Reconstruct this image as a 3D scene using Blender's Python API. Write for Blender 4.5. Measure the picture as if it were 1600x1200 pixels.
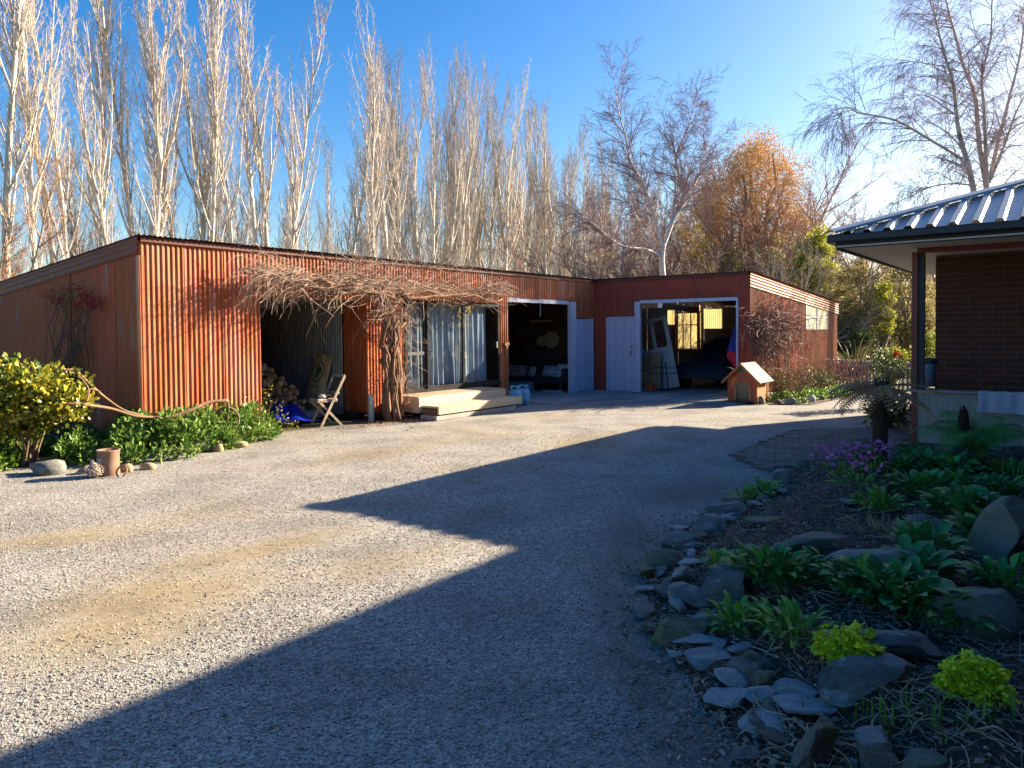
import bpy, math, random
import numpy as np
for o in list(bpy.data.objects): bpy.data.objects.remove(o)
S = bpy.context.scene
COL = S.collection
PI = math.pi
rad = math.radians

# ------------------------------------------------------------------ camera
EYE, FPX, PITCH, ROLL, SHIFT = 1.65, 1150.0, rad(1.5), rad(0.45), -52/1600
def _rx(a): return np.array([[1,0,0],[0,math.cos(a),-math.sin(a)],[0,math.sin(a),math.cos(a)]])
def _rz(a): return np.array([[math.cos(a),-math.sin(a),0],[math.sin(a),math.cos(a),0],[0,0,1.0]])
CM = _rx(PI/2-PITCH) @ _rz(-ROLL)
CP = np.array([0,0,EYE])
cam = bpy.data.objects.new('camera', bpy.data.cameras.new('camera'))
COL.objects.link(cam)
from mathutils import Matrix, Vector
cam.matrix_world = Matrix.Translation(CP.tolist()) @ Matrix(CM.tolist()).to_4x4()
cam.data.sensor_width = 36; cam.data.lens = FPX/1600*36; cam.data.shift_y = SHIFT
cam.data.clip_start = 0.05; cam.data.clip_end = 3000
S.camera = cam

# ------------------------------------------------------------------ sky, sun, exposure
SUN_AZ, SUN_EL = rad(62.9), rad(22.7)
wd = bpy.data.worlds.new('World'); S.world = wd; wd.use_nodes = True
sk = wd.node_tree.nodes.new('ShaderNodeTexSky'); sk.sky_type = 'NISHITA'; sk.sun_disc = False
sk.sun_elevation = SUN_EL; sk.sun_rotation = SUN_AZ
sk.air_density = 1.0; sk.dust_density = 1.3; sk.ozone_density = 2.0; sk.altitude = 50
bg = wd.node_tree.nodes['Background']; bg.inputs[1].default_value = 0.053
hs = wd.node_tree.nodes.new('ShaderNodeHueSaturation'); hs.inputs['Hue'].default_value = 0.506; hs.inputs['Saturation'].default_value = 1.5   # the deep clear winter blue of the photograph
wd.node_tree.links.new(sk.outputs[0], hs.inputs['Color']); wd.node_tree.links.new(hs.outputs[0], bg.inputs[0])
sun = bpy.data.objects.new('sun', bpy.data.lights.new('sun', 'SUN')); COL.objects.link(sun)
sun.data.energy = 5.0; sun.data.angle = rad(0.5); sun.data.color = (1.0, 0.83, 0.60)
TOSUN = Vector((math.sin(SUN_AZ)*math.cos(SUN_EL), math.cos(SUN_AZ)*math.cos(SUN_EL), math.sin(SUN_EL)))
sun.rotation_euler = TOSUN.to_track_quat('Z', 'Y').to_euler()
S.view_settings.view_transform = 'Standard'; S.view_settings.look = 'None'
S.view_settings.exposure = 2.15; S.view_settings.gamma = 1
S.view_settings.use_curve_mapping = False
S.render.engine = 'CYCLES'
S.cycles.max_bounces = 6; S.cycles.diffuse_bounces = 3; S.cycles.glossy_bounces = 3
S.cycles.transmission_bounces = 5; S.cycles.transparent_max_bounces = 8
S.cycles.use_denoising = True; S.cycles.caustics_reflective = False; S.cycles.caustics_refractive = False
S.cycles.sample_clamp_indirect = 6

# ------------------------------------------------------------------ frames: U across the right wing, V along the long wing
J0 = np.array([2.27772, 20.34659, 0.0])
UU = np.array([.794, -.608, 0]); UU /= np.linalg.norm(UU)
VV = np.array([-UU[1], UU[0], 0])
TH = math.atan2(UU[1], UU[0])
def W(u, v, z=0): return J0 + u*UU + v*VV + np.array([0,0,z])
def uv(p): q = np.array(p)-J0; return float(q@UU), float(q@VV)
def ray(x, y): return CM @ np.array([(x-800)/FPX, -(y-600-SHIFT*1600)/FPX, -1.0])
def gp(x, y, z=0.0):
    d = ray(x, y); return CP + (z-EYE)/d[2]*d
def at_v(x, y, v):        # point of the plane v = const seen along a ray: gives u, z
    d = ray(x, y); t = ((J0+v*VV-CP)@VV)/(d@VV); p = CP+t*d; return float((p-J0)@UU), float(p[2])
def at_u(x, y, u):
    d = ray(x, y); t = ((J0+u*UU-CP)@UU)/(d@UU); p = CP+t*d; return float((p-J0)@VV), float(p[2])
def at_d(x, y, D):        # point at depth D
    d = ray(x, y); return CP + d*(D/d[1])

# ------------------------------------------------------------------ mesh builder
class MB:
    def __init__(s): s.v=[]; s.f={}; s.n=0
    def add(s, V, F):
        V = np.asarray(V, dtype=np.float64).reshape(-1,3)
        groups = {}
        if isinstance(F, np.ndarray): groups[F.shape[1]] = F
        else:
            for f in F: groups.setdefault(len(f), []).append(f)
        for k, a in groups.items(): s.f.setdefault(k, []).append(np.asarray(a, dtype=np.int64)+s.n)
        s.v.append(V); s.n += len(V); return s
    def box(s, c, d, rz=0, rx=0, ry=0):
        x,y,z = d[0]/2, d[1]/2, d[2]/2
        V = np.array([[-x,-y,-z],[x,-y,-z],[x,y,-z],[-x,y,-z],[-x,-y,z],[x,-y,z],[x,y,z],[-x,y,z]])
        if rx: V = V @ _rx(rx).T
        if ry:
            R = np.array([[math.cos(ry),0,math.sin(ry)],[0,1,0],[-math.sin(ry),0,math.cos(ry)]]); V = V @ R.T
        if rz: V = V @ _rz(rz).T
        return s.add(V+np.array(c), np.array([[0,3,2,1],[4,5,6,7],[0,1,5,4],[1,2,6,5],[2,3,7,6],[3,0,4,7]]))
    def bar(s, a, b, w, h):      # square bar from a to b
        a=np.array(a,float); b=np.array(b,float); d=b-a; L=np.linalg.norm(d); d/=L
        up=np.array([0,0,1.0]) if abs(d[2])<.95 else np.array([0,1.0,0])
        x=np.cross(d,up); x/=np.linalg.norm(x); y=np.cross(x,d)
        V=[]
        for p in (a,b):
            for sx,sy in ((-1,-1),(1,-1),(1,1),(-1,1)): V.append(p+x*sx*w/2+y*sy*h/2)
        return s.add(V, np.array([[0,1,2,3],[7,6,5,4],[0,4,5,1],[1,5,6,2],[2,6,7,3],[3,7,4,0]]))
    def tube(s, P, R, k=8, cap=True):
        P=np.asarray(P,float); n=len(P)
        R=np.full(n,R) if np.isscalar(R) else np.asarray(R,float)
        T=np.gradient(P,axis=0); T/=np.linalg.norm(T,axis=1)[:,None]+1e-9
        ref=np.array([0,0,1.0]) if abs(T[0][2])<.9 else np.array([1.0,0,0])
        V=[]
        x=np.cross(T[0],ref); x/=np.linalg.norm(x)
        for i in range(n):
            x=x-T[i]*(x@T[i]); x/=np.linalg.norm(x)+1e-9; y=np.cross(T[i],x)
            for j in range(k):
                a=2*PI*j/k; V.append(P[i]+R[i]*(x*math.cos(a)+y*math.sin(a)))
        F=[]
        for i in range(n-1):
            for j in range(k):
                F.append([i*k+j,i*k+(j+1)%k,(i+1)*k+(j+1)%k,(i+1)*k+j])
        s.add(V,np.array(F))
        if cap:
            b=s.n-n*k
            s.f.setdefault(k,[]).append(np.array([[b+j for j in range(k)][::-1]])); s.f[k].append(np.array([[b+(n-1)*k+j for j in range(k)]]))
        return s
    def lathe(s, prof, k=16, c=(0,0,0)):
        V=[];F=[]
        for r,z in prof:
            for j in range(k):
                a=2*PI*j/k; V.append([c[0]+r*math.cos(a),c[1]+r*math.sin(a),c[2]+z])
        for i in range(len(prof)-1):
            for j in range(k): F.append([i*k+j,i*k+(j+1)%k,(i+1)*k+(j+1)%k,(i+1)*k+j])
        return s.add(V,np.array(F))
    def segs(s, A, B, ra, rb, k=3):          # many straight tapered tubes at once
        A=np.asarray(A); B=np.asarray(B); n=len(A)
        if n==0: return s
        d=B-A; L=np.linalg.norm(d,axis=1)[:,None]+1e-9; d=d/L
        ref=np.where(np.abs(d[:,2:3])<.9, np.array([[0,0,1.0]]), np.array([[1.0,0,0]]))
        x=np.cross(d,ref); x/=np.linalg.norm(x,axis=1)[:,None]+1e-9; y=np.cross(d,x)
        ra=np.broadcast_to(ra,(n,)); rb=np.broadcast_to(rb,(n,))
        V=np.zeros((n,2*k,3))
        for j in range(k):
            a=2*PI*j/k; o=x*math.cos(a)+y*math.sin(a)
            V[:,j]=A+o*ra[:,None]; V[:,k+j]=B+o*rb[:,None]
        base=(np.arange(n)*2*k)[:,None,None]
        f=np.array([[j,(j+1)%k,k+(j+1)%k,k+j] for j in range(k)])[None]
        return s.add(V.reshape(-1,3),(base+f).reshape(-1,4))
    def cones(s, A, B, ra, k=3):
        A=np.asarray(A); B=np.asarray(B); n=len(A)
        if n==0: return s
        d=B-A; L=np.linalg.norm(d,axis=1)[:,None]+1e-9; d=d/L
        ref=np.where(np.abs(d[:,2:3])<.9, np.array([[0,0,1.0]]), np.array([[1.0,0,0]]))
        x=np.cross(d,ref); x/=np.linalg.norm(x,axis=1)[:,None]+1e-9; y=np.cross(d,x)
        ra=np.broadcast_to(ra,(n,))
        V=np.zeros((n,k+1,3))
        for j in range(k):
            a=2*PI*j/k; V[:,j]=A+(x*math.cos(a)+y*math.sin(a))*ra[:,None]
        V[:,k]=B
        base=(np.arange(n)*(k+1))[:,None,None]
        f=np.array([[j,(j+1)%k,k] for j in range(k)])[None]
        return s.add(V.reshape(-1,3),(base+f).reshape(-1,3))
    def scatter(s, T, M, P):     # template (V,F) placed with matrices M (n,3,3) at P (n,3)
        tv,tf=T; n=len(P)
        V=np.einsum('nij,kj->nki',M,tv)+P[:,None,:]
        base=(np.arange(n)*len(tv))[:,None,None]
        return s.add(V.reshape(-1,3),(base+tf[None]).reshape(-1,tf.shape[1]))
    def mesh(s, name, smooth=False):
        me=bpy.data.meshes.new(name)
        V=np.concatenate(s.v); me.vertices.add(len(V)); me.vertices.foreach_set('co',V.astype(np.float32).ravel())
        loops=[];tot=[]
        for k,l in s.f.items():
            a=np.concatenate(l); loops.append(a.ravel()); tot.append(np.full(len(a),k))
        loops=np.concatenate(loops).astype(np.int32); tot=np.concatenate(tot).astype(np.int32)
        start=np.concatenate([[0],np.cumsum(tot)[:-1]]).astype(np.int32)
        me.loops.add(len(loops)); me.loops.foreach_set('vertex_index',loops)
        me.polygons.add(len(tot)); me.polygons.foreach_set('loop_start',start)
        try: me.polygons.foreach_set('loop_total',tot)
        except Exception: pass
        if smooth: me.polygons.foreach_set('use_smooth',np.ones(len(tot),dtype=bool))
        me.update(calc_edges=True); me.validate()
        if not smooth: me.shade_flat()
        return me

def thing(name, label, cat, loc=(0,0,0), rz=0.0, group=None):
    o=bpy.data.objects.new(name,None); COL.objects.link(o); o.empty_display_size=.1
    o.location=[float(c) for c in loc]; o.rotation_euler=(0,0,rz); o['label']=label; o['category']=cat
    if group: o['group']=group
    return o
def part(name, mb, m, parent, loc=(0,0,0), rot=(0,0,0), smooth=False, bev=0, label=None, kind=None, scale=None):
    me=mb.mesh(name,smooth) if isinstance(mb,MB) else mb
    if m is not None and len(me.materials)==0: me.materials.append(m)
    o=bpy.data.objects.new(name,me); COL.objects.link(o)
    o.location=[float(c) for c in loc]; o.rotation_euler=rot
    if scale is not None: o.scale=scale if not np.isscalar(scale) else (scale,)*3
    if parent is not None: o.parent=parent
    if bev:
        b=o.modifiers.new('bevel','BEVEL'); b.width=bev; b.segments=2; b.limit_method='ANGLE'; b.angle_limit=rad(40)
    if label: o['label']=label
    if kind: o['kind']=kind
    return o
def solo(name, mb, m, label, cat, loc=(0,0,0), rot=(0,0,0), group=None, **k):
    o=part(name,mb,m,None,loc,rot,**k); o['label']=label; o['category']=cat
    if group: o['group']=group
    return o
def setting(name, mb, m, kind='structure', **k): return part(name,mb,m,None,kind=kind,**k)
def dup(root, loc, rz, label=None, scale=None):
    def cp(o,par):
        c=o.copy(); COL.objects.link(c)
        if par is not None: c.parent=par; c.matrix_parent_inverse=o.matrix_parent_inverse.copy()
        for ch in kids.get(o.name,[]): cp(ch,c)
        return c
    kids={}
    def walk(o):
        kids[o.name]=list(o.children)
        for ch in o.children: walk(ch)
    walk(root)
    r=cp(root,None); r.location=[float(c) for c in loc]; r.rotation_euler=(0,0,rz)
    if label: r['label']=label
    if scale is not None: r.scale=scale if not np.isscalar(scale) else (scale,)*3
    return r

# ------------------------------------------------------------------ materials
def _n(t,kind,**k):
    x=t.nodes.new(kind)
    for a,b in k.items(): setattr(x,a,b)
    return x
def mat(name, c1, c2=None, scale=4, rough=.75, bump=0, bscale=None, bdist=.01, metal=0, stretch=(1,1,1), spec=.35,
        rand=.0, trans=0, isl=0, c3=None, s3=1.2, lo=.35, hi=.65, lo3=.55, hi3=.7, st3=(1,1,1), coat=0, isl_c=None):
    m=bpy.data.materials.new(name); m.use_nodes=True; t=m.node_tree; L=t.links.new
    b=t.nodes['Principled BSDF']; out=t.nodes['Material Output']
    tc=_n(t,'ShaderNodeTexCoord'); oi=_n(t,'ShaderNodeObjectInfo')
    off=_n(t,'ShaderNodeVectorMath',operation='MULTIPLY_ADD'); off.inputs[1].default_value=(1,1,1)
    cmb=_n(t,'ShaderNodeVectorMath',operation='SCALE'); cmb.inputs[0].default_value=(31,17,53); L(oi.outputs['Random'],cmb.inputs['Scale'])
    L(tc.outputs['Object'],off.inputs[0]); L(cmb.outputs[0],off.inputs[2])
    def noise(sc,st,det=6):
        mp=_n(t,'ShaderNodeMapping'); mp.inputs['Scale'].default_value=st; L(off.outputs[0],mp.inputs[0])
        nz=_n(t,'ShaderNodeTexNoise'); nz.inputs['Scale'].default_value=sc; nz.inputs['Detail'].default_value=det
        nz.inputs['Roughness'].default_value=.65; L(mp.outputs[0],nz.inputs['Vector']); return nz
    def ramp(src,lo,hi):
        r=_n(t,'ShaderNodeMapRange'); r.inputs[1].default_value=lo; r.inputs[2].default_value=hi; L(src,r.inputs[0]); return r.outputs[0]
    def mix(f,a,bb):
        x=_n(t,'ShaderNodeMix',data_type='RGBA')
        if f is not None: L(f,x.inputs[0])
        for s_,val in ((6,a),(7,bb)):
            if isinstance(val,tuple): x.inputs[s_].default_value=(*val,1)
            else: L(val,x.inputs[s_])
        return x
    c2=c2 or tuple(x*.7 for x in c1)
    col=mix(ramp(noise(scale,stretch).outputs[0],lo,hi),c1,c2).outputs[2]
    if c3: col=mix(ramp(noise(s3,st3,8).outputs[0],lo3,hi3),col,c3).outputs[2]
    if isl_c:
        g=_n(t,'ShaderNodeNewGeometry'); col=mix(ramp(g.outputs['Random Per Island'],.3,1.0),col,isl_c).outputs[2]
    if rand or isl:
        h=_n(t,'ShaderNodeHueSaturation'); L(col,h.inputs['Color'])
        src=oi.outputs['Random'] if rand else None
        if isl:
            g=_n(t,'ShaderNodeNewGeometry'); src=g.outputs['Random Per Island']
        r=_n(t,'ShaderNodeMapRange'); a=isl or rand; r.inputs[3].default_value=1-a; r.inputs[4].default_value=1+a; L(src,r.inputs[0]); L(r.outputs[0],h.inputs['Value'])
        r2=_n(t,'ShaderNodeMapRange'); r2.inputs[3].default_value=.5+a*.04; r2.inputs[4].default_value=.5-a*.04; L(src,r2.inputs[0]); L(r2.outputs[0],h.inputs['Hue'])
        col=h.outputs[0]
    L(col,b.inputs['Base Color'])
    b.inputs['Roughness'].default_value=rough; b.inputs['Metallic'].default_value=metal; b.inputs['Specular IOR Level'].default_value=spec
    if coat: b.inputs['Coat Weight'].default_value=coat
    if bump:
        bp=_n(t,'ShaderNodeBump'); bp.inputs['Strength'].default_value=bump; bp.inputs['Distance'].default_value=bdist
        L(noise(bscale or scale*4,stretch,8).outputs[0],bp.inputs['Height']); L(bp.outputs[0],b.inputs['Normal'])
    if trans:
        tr=_n(t,'ShaderNodeBsdfTranslucent'); L(col,tr.inputs[0]); mx=_n(t,'ShaderNodeMixShader'); mx.inputs[0].default_value=trans
        L(b.outputs[0],mx.inputs[1]); L(tr.outputs[0],mx.inputs[2]); L(mx.outputs[0],out.inputs[0])
    return m

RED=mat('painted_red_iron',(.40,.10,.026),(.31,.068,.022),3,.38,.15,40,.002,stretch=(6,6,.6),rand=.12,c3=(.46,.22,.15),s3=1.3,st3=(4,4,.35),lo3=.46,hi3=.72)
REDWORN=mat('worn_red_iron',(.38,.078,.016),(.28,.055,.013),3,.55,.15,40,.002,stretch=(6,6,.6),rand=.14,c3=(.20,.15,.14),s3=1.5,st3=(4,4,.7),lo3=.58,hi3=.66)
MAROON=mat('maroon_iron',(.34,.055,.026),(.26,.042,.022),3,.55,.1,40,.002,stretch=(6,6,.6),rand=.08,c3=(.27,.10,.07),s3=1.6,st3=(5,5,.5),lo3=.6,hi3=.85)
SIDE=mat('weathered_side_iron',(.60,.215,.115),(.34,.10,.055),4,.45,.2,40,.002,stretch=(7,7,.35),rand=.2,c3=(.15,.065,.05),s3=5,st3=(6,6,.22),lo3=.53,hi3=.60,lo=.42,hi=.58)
FASCIA=mat('fascia_iron',(.24,.055,.022),(.18,.04,.018),3,.65,.1,30,.002,rand=.08)
BARGE=mat('brown_barge_iron',(.20,.045,.013),(.14,.032,.011),3,.5,.1,30,.002,rand=.08)
ROOFI=mat('dark_red_roof_iron',(.13,.035,.025),(.09,.025,.02),3,.6,.1,30,.002,rand=.1)
GREYI=mat('old_galvanised_iron',(.36,.37,.39),(.22,.23,.24),4,.5,.1,30,.002,stretch=(5,5,.7),metal=.3,rand=.15,c3=(.25,.2,.16),s3=2,lo3=.6,hi3=.8)
WHITE=mat('flaking_white_paint',(.52,.54,.68),(.46,.48,.61),5,.6,.2,30,.002,stretch=(3,3,.6),rand=.05,c3=(.20,.18,.16),s3=16,st3=(1,1,.4),lo3=.66,hi3=.72)
PINE=mat('fresh_pine_timber',(.56,.47,.34),(.44,.34,.22),4,.65,.15,20,.002,stretch=(1,.12,1),rand=.07)
DECKW=mat('weathered_deck_board',(.40,.31,.22),(.30,.23,.17),4,.7,.2,20,.002,stretch=(1,.12,1),rand=.1)
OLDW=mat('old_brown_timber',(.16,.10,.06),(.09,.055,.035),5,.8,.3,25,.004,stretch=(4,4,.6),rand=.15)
RAWW=mat('orange_pine_framing',(.42,.22,.09),(.33,.16,.06),5,.7,.1,20,.002,rand=.1)
CONC=mat('concrete',(.36,.35,.33),(.26,.25,.24),3,.85,.25,40,.004,c3=(.19,.18,.16),s3=1.4,lo3=.55,hi3=.75,rand=.05)
BLK=mat('black_aluminium',(.015,.016,.018),(.02,.02,.022),5,.35,0)
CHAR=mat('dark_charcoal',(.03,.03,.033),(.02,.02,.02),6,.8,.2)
NAVY=mat('navy_car_cover',(.012,.016,.035),(.008,.010,.02),3,.7,.3,12,.01)
RUBBER=mat('black_rubber',(.012,.012,.012),None,6,.8)

# ------------------------------------------------------------------ gravel, ground
def gravel_mat():
    m=bpy.data.materials.new('gravel'); m.use_nodes=True; t=m.node_tree; L=t.links.new; b=t.nodes['Principled BSDF']
    tc=_n(t,'ShaderNodeTexCoord')
    vo=_n(t,'ShaderNodeTexVoronoi'); vo.inputs['Scale'].default_value=105; L(tc.outputs['Object'],vo.inputs['Vector'])
    bw=_n(t,'ShaderNodeSeparateColor'); L(vo.outputs['Color'],bw.inputs[0])
    cr=_n(t,'ShaderNodeValToRGB'); L(bw.outputs[0],cr.inputs[0]); e=cr.color_ramp; e.elements[0].color=(.15,.148,.143,1); e.elements[1].color=(.60,.575,.53,1)
    x=e.elements.new(.35); x.color=(.34,.325,.30,1); x=e.elements.new(.75); x.color=(.44,.42,.385,1)
    # bare sandy, trodden ground between the stones: noise plus a few worn places
    n1=_n(t,'ShaderNodeTexNoise'); n1.inputs['Scale'].default_value=.55; n1.inputs['Detail'].default_value=7; L(tc.outputs['Object'],n1.inputs['Vector'])
    acc=None
    for (x0,y0,rx,ry,rz,st) in WORN:
        mp=_n(t,'ShaderNodeMapping',vector_type='TEXTURE'); mp.inputs['Location'].default_value=(x0,y0,0); mp.inputs['Rotation'].default_value=(0,0,rz); mp.inputs['Scale'].default_value=(rx,ry,1)
        L(tc.outputs['Object'],mp.inputs[0]); g=_n(t,'ShaderNodeTexGradient',gradient_type='SPHERICAL'); L(mp.outputs[0],g.inputs[0])
        ma=_n(t,'ShaderNodeMath',operation='MULTIPLY'); ma.inputs[1].default_value=st; L(g.outputs['Fac'],ma.inputs[0])
        if acc is None: acc=ma.outputs[0]
        else:
            ad=_n(t,'ShaderNodeMath',operation='MAXIMUM'); L(acc,ad.inputs[0]); L(ma.outputs[0],ad.inputs[1]); acc=ad.outputs[0]
    ad=_n(t,'ShaderNodeMath',operation='ADD'); L(acc,ad.inputs[0]); L(n1.outputs[0],ad.inputs[1])
    mr=_n(t,'ShaderNodeMapRange'); mr.inputs[1].default_value=.50; mr.inputs[2].default_value=.86; mr.inputs[4].default_value=.88; L(ad.outputs[0],mr.inputs[0])
    n2=_n(t,'ShaderNodeTexNoise'); n2.inputs['Scale'].default_value=120; n2.inputs['Detail'].default_value=4; L(tc.outputs['Object'],n2.inputs['Vector'])
    sc=_n(t,'ShaderNodeValToRGB'); L(n2.outputs[0],sc.inputs[0]); sc.color_ramp.elements[0].position=.3; sc.color_ramp.elements[0].color=(.24,.185,.105,1); sc.color_ramp.elements[1].position=.7; sc.color_ramp.elements[1].color=(.42,.34,.21,1)
    mx=_n(t,'ShaderNodeMix',data_type='RGBA'); L(mr.outputs[0],mx.inputs[0]); L(cr.outputs[0],mx.inputs[6]); L(sc.outputs[0],mx.inputs[7])
    # damp darker drifts
    n3=_n(t,'ShaderNodeTexNoise'); n3.inputs['Scale'].default_value=1.3; n3.inputs['Detail'].default_value=8; L(tc.outputs['Object'],n3.inputs['Vector'])
    m3=_n(t,'ShaderNodeMapRange'); m3.inputs[1].default_value=.35; m3.inputs[2].default_value=.7; m3.inputs[3].default_value=.58; m3.inputs[4].default_value=.95; L(n3.outputs[0],m3.inputs[0])
    mm=_n(t,'ShaderNodeMix',data_type='RGBA',blend_type='MULTIPLY'); mm.inputs[0].default_value=1; L(mx.outputs[2],mm.inputs[6]); L(m3.outputs[0],mm.inputs[7])
    n5=_n(t,'ShaderNodeTexNoise'); n5.inputs['Scale'].default_value=16; n5.inputs['Detail'].default_value=10; n5.inputs['Roughness'].default_value=.85; L(tc.outputs['Object'],n5.inputs['Vector'])  # speckle painted for distant stones and the small shadows among them
    m5=_n(t,'ShaderNodeMapRange'); m5.inputs[1].default_value=.36; m5.inputs[2].default_value=.64; m5.inputs[3].default_value=.62; m5.inputs[4].default_value=1.32; L(n5.outputs[0],m5.inputs[0])
    m6=_n(t,'ShaderNodeMix',data_type='RGBA',blend_type='MULTIPLY'); m6.inputs[0].default_value=1; L(mm.outputs[2],m6.inputs[6]); L(m5.outputs[0],m6.inputs[7]); mm=m6
    acc=None
    for (x0,y0,rx,ry,rz,st) in DAMP:
        mp=_n(t,'ShaderNodeMapping',vector_type='TEXTURE'); mp.inputs['Location'].default_value=(x0,y0,0); mp.inputs['Rotation'].default_value=(0,0,rz); mp.inputs['Scale'].default_value=(rx,ry,1)
        L(tc.outputs['Object'],mp.inputs[0]); g=_n(t,'ShaderNodeTexGradient',gradient_type='SPHERICAL'); L(mp.outputs[0],g.inputs[0])
        if acc is None: acc=g.outputs['Fac']
        else:
            ad=_n(t,'ShaderNodeMath',operation='MAXIMUM'); L(acc,ad.inputs[0]); L(g.outputs['Fac'],ad.inputs[1]); acc=ad.outputs[0]
    ad=_n(t,'ShaderNodeMath',operation='MULTIPLY_ADD'); ad.inputs[1].default_value=1.3; L(acc,ad.inputs[0]); L(n3.outputs[0],ad.inputs[2])
    md=_n(t,'ShaderNodeMapRange'); md.inputs[1].default_value=.50; md.inputs[2].default_value=1.35; md.inputs[4].default_value=.6; L(ad.outputs[0],md.inputs[0])
    mdx=_n(t,'ShaderNodeMix',data_type='RGBA'); L(md.outputs[0],mdx.inputs[0]); L(mm.outputs[2],mdx.inputs[6]); mdx.inputs[7].default_value=(.105,.09,.075,1)
    L(mdx.outputs[2],b.inputs['Base Color']); b.inputs['Roughness'].default_value=.9; b.inputs['Specular IOR Level'].default_value=.2
    bp=_n(t,'ShaderNodeBump'); bp.inputs['Strength'].default_value=.6; bp.inputs['Distance'].default_value=.008
    inv=_n(t,'ShaderNodeMath',operation='SUBTRACT'); inv.inputs[0].default_value=1; L(vo.outputs['Distance'],inv.inputs[1])
    hm=_n(t,'ShaderNodeMapRange'); hm.inputs[3].default_value=1.0; hm.inputs[4].default_value=.25; L(mr.outputs[0],hm.inputs[0]); hx=_n(t,'ShaderNodeMath',operation='MULTIPLY'); L(inv.outputs[0],hx.inputs[0]); L(hm.outputs[0],hx.inputs[1]); L(hx.outputs[0],bp.inputs['Height']); L(bp.outputs[0],b.inputs['Normal'])
    return m
def worn(px,py,rx,ry,rz=0,st=.35):
    g=gp(px,py); return (g[0],g[1],rx,ry,rz,st)
WORN=[worn(250,930,1.1,.55,.6,.42),worn(140,990,.9,.6,.3,.35),worn(430,855,1.4,.45,.75,.4),worn(60,845,1.2,.4,.5,.35),worn(640,870,1.0,.5,.6,.3),worn(640,700,3.2,.6,.85,.28),worn(900,690,3.5,.7,.85,.28)]
DAMP=[(lambda g:(g[0],g[1],a_,b_,c_,0))(gp(x_,y_)) for x_,y_,a_,b_,c_ in ((985,850,.30,1.6,-.15),(965,960,.22,.9,.0),(990,1050,.25,.7,.2),(1080,770,.6,1.2,-.7),(1090,1180,.3,.4,.5),(620,655,3.0,.8,.9))]
gm=gravel_mat()
def gridmesh(x0,x1,y0,y1,n,m,zf):
    X,Y=np.meshgrid(np.linspace(x0,x1,n),np.linspace(y0,y1,m)); Z=zf(X,Y)
    V=np.stack([X.ravel(),Y.ravel(),Z.ravel()],1); i=np.arange(n*m).reshape(m,n)
    F=np.stack([i[:-1,:-1].ravel(),i[:-1,1:].ravel(),i[1:,1:].ravel(),i[1:,:-1].ravel()],1); return V,F
GRASS=mat('rough_grass_ground',(.10,.13,.03),(.16,.15,.06),1.2,.9,.5,20,.05,c3=(.20,.17,.09),s3=.3)
mb=MB(); mb.add([[-900,-300,-.02],[900,-300,-.02],[900,1500,-.02],[-900,1500,-.02]],np.array([[0,1,2,3]])); setting('ground',mb,GRASS)
mb=MB(); poly=[W(-14,-45),W(17,-45),W(17,3.4),W(6.5,3.6),W(4.6,8),W(-14,8)]
mb.add([[p[0],p[1],0] for p in poly],[[0,1,2,3,4,5]]); setting('gravel_yard',mb,gm)

# stones lying on the gravel where the camera can tell them apart
rng=np.random.default_rng(5)
n=120000; Y=1.7+11.5*rng.random(n)**.8; X=(rng.random(n)*1.74-.95)*Y+ (rng.random(n)-.5)*.3
keep=rng.random(n)<np.clip((13-Y)/6.5,0,1)
for (x0,y0,rx,ry,rz,st) in DAMP[:5]:
    dx=X-x0; dy=Y-y0; c,s_=math.cos(rz),math.sin(rz); keep&=~((((dx*c+dy*s_)/rx)**2+((-dx*s_+dy*c)/ry)**2<.5)&(rng.random(n)<.7))
for (x0,y0,rx,ry,rz,st) in WORN[:5]:
    dx=X-x0; dy=Y-y0; c,s_=math.cos(rz),math.sin(rz); a=(dx*c+dy*s_)/rx; b_=(-dx*s_+dy*c)/ry
    keep&=~((a*a+b_*b_<.55)&(rng.random(n)<.6))
X=X[keep];Y=Y[keep]
pts=MB(); pts.v=[np.stack([X,Y,np.full(len(X),.002)],1)]
me=bpy.data.meshes.new('loose_gravel'); me.vertices.add(len(X)); me.vertices.foreach_set('co',pts.v[0].astype(np.float32).ravel()); me.update()
STONE=mat('gravel_stone',(.40,.365,.31),(.27,.245,.21),3,.85,0,rand=.45)
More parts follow.
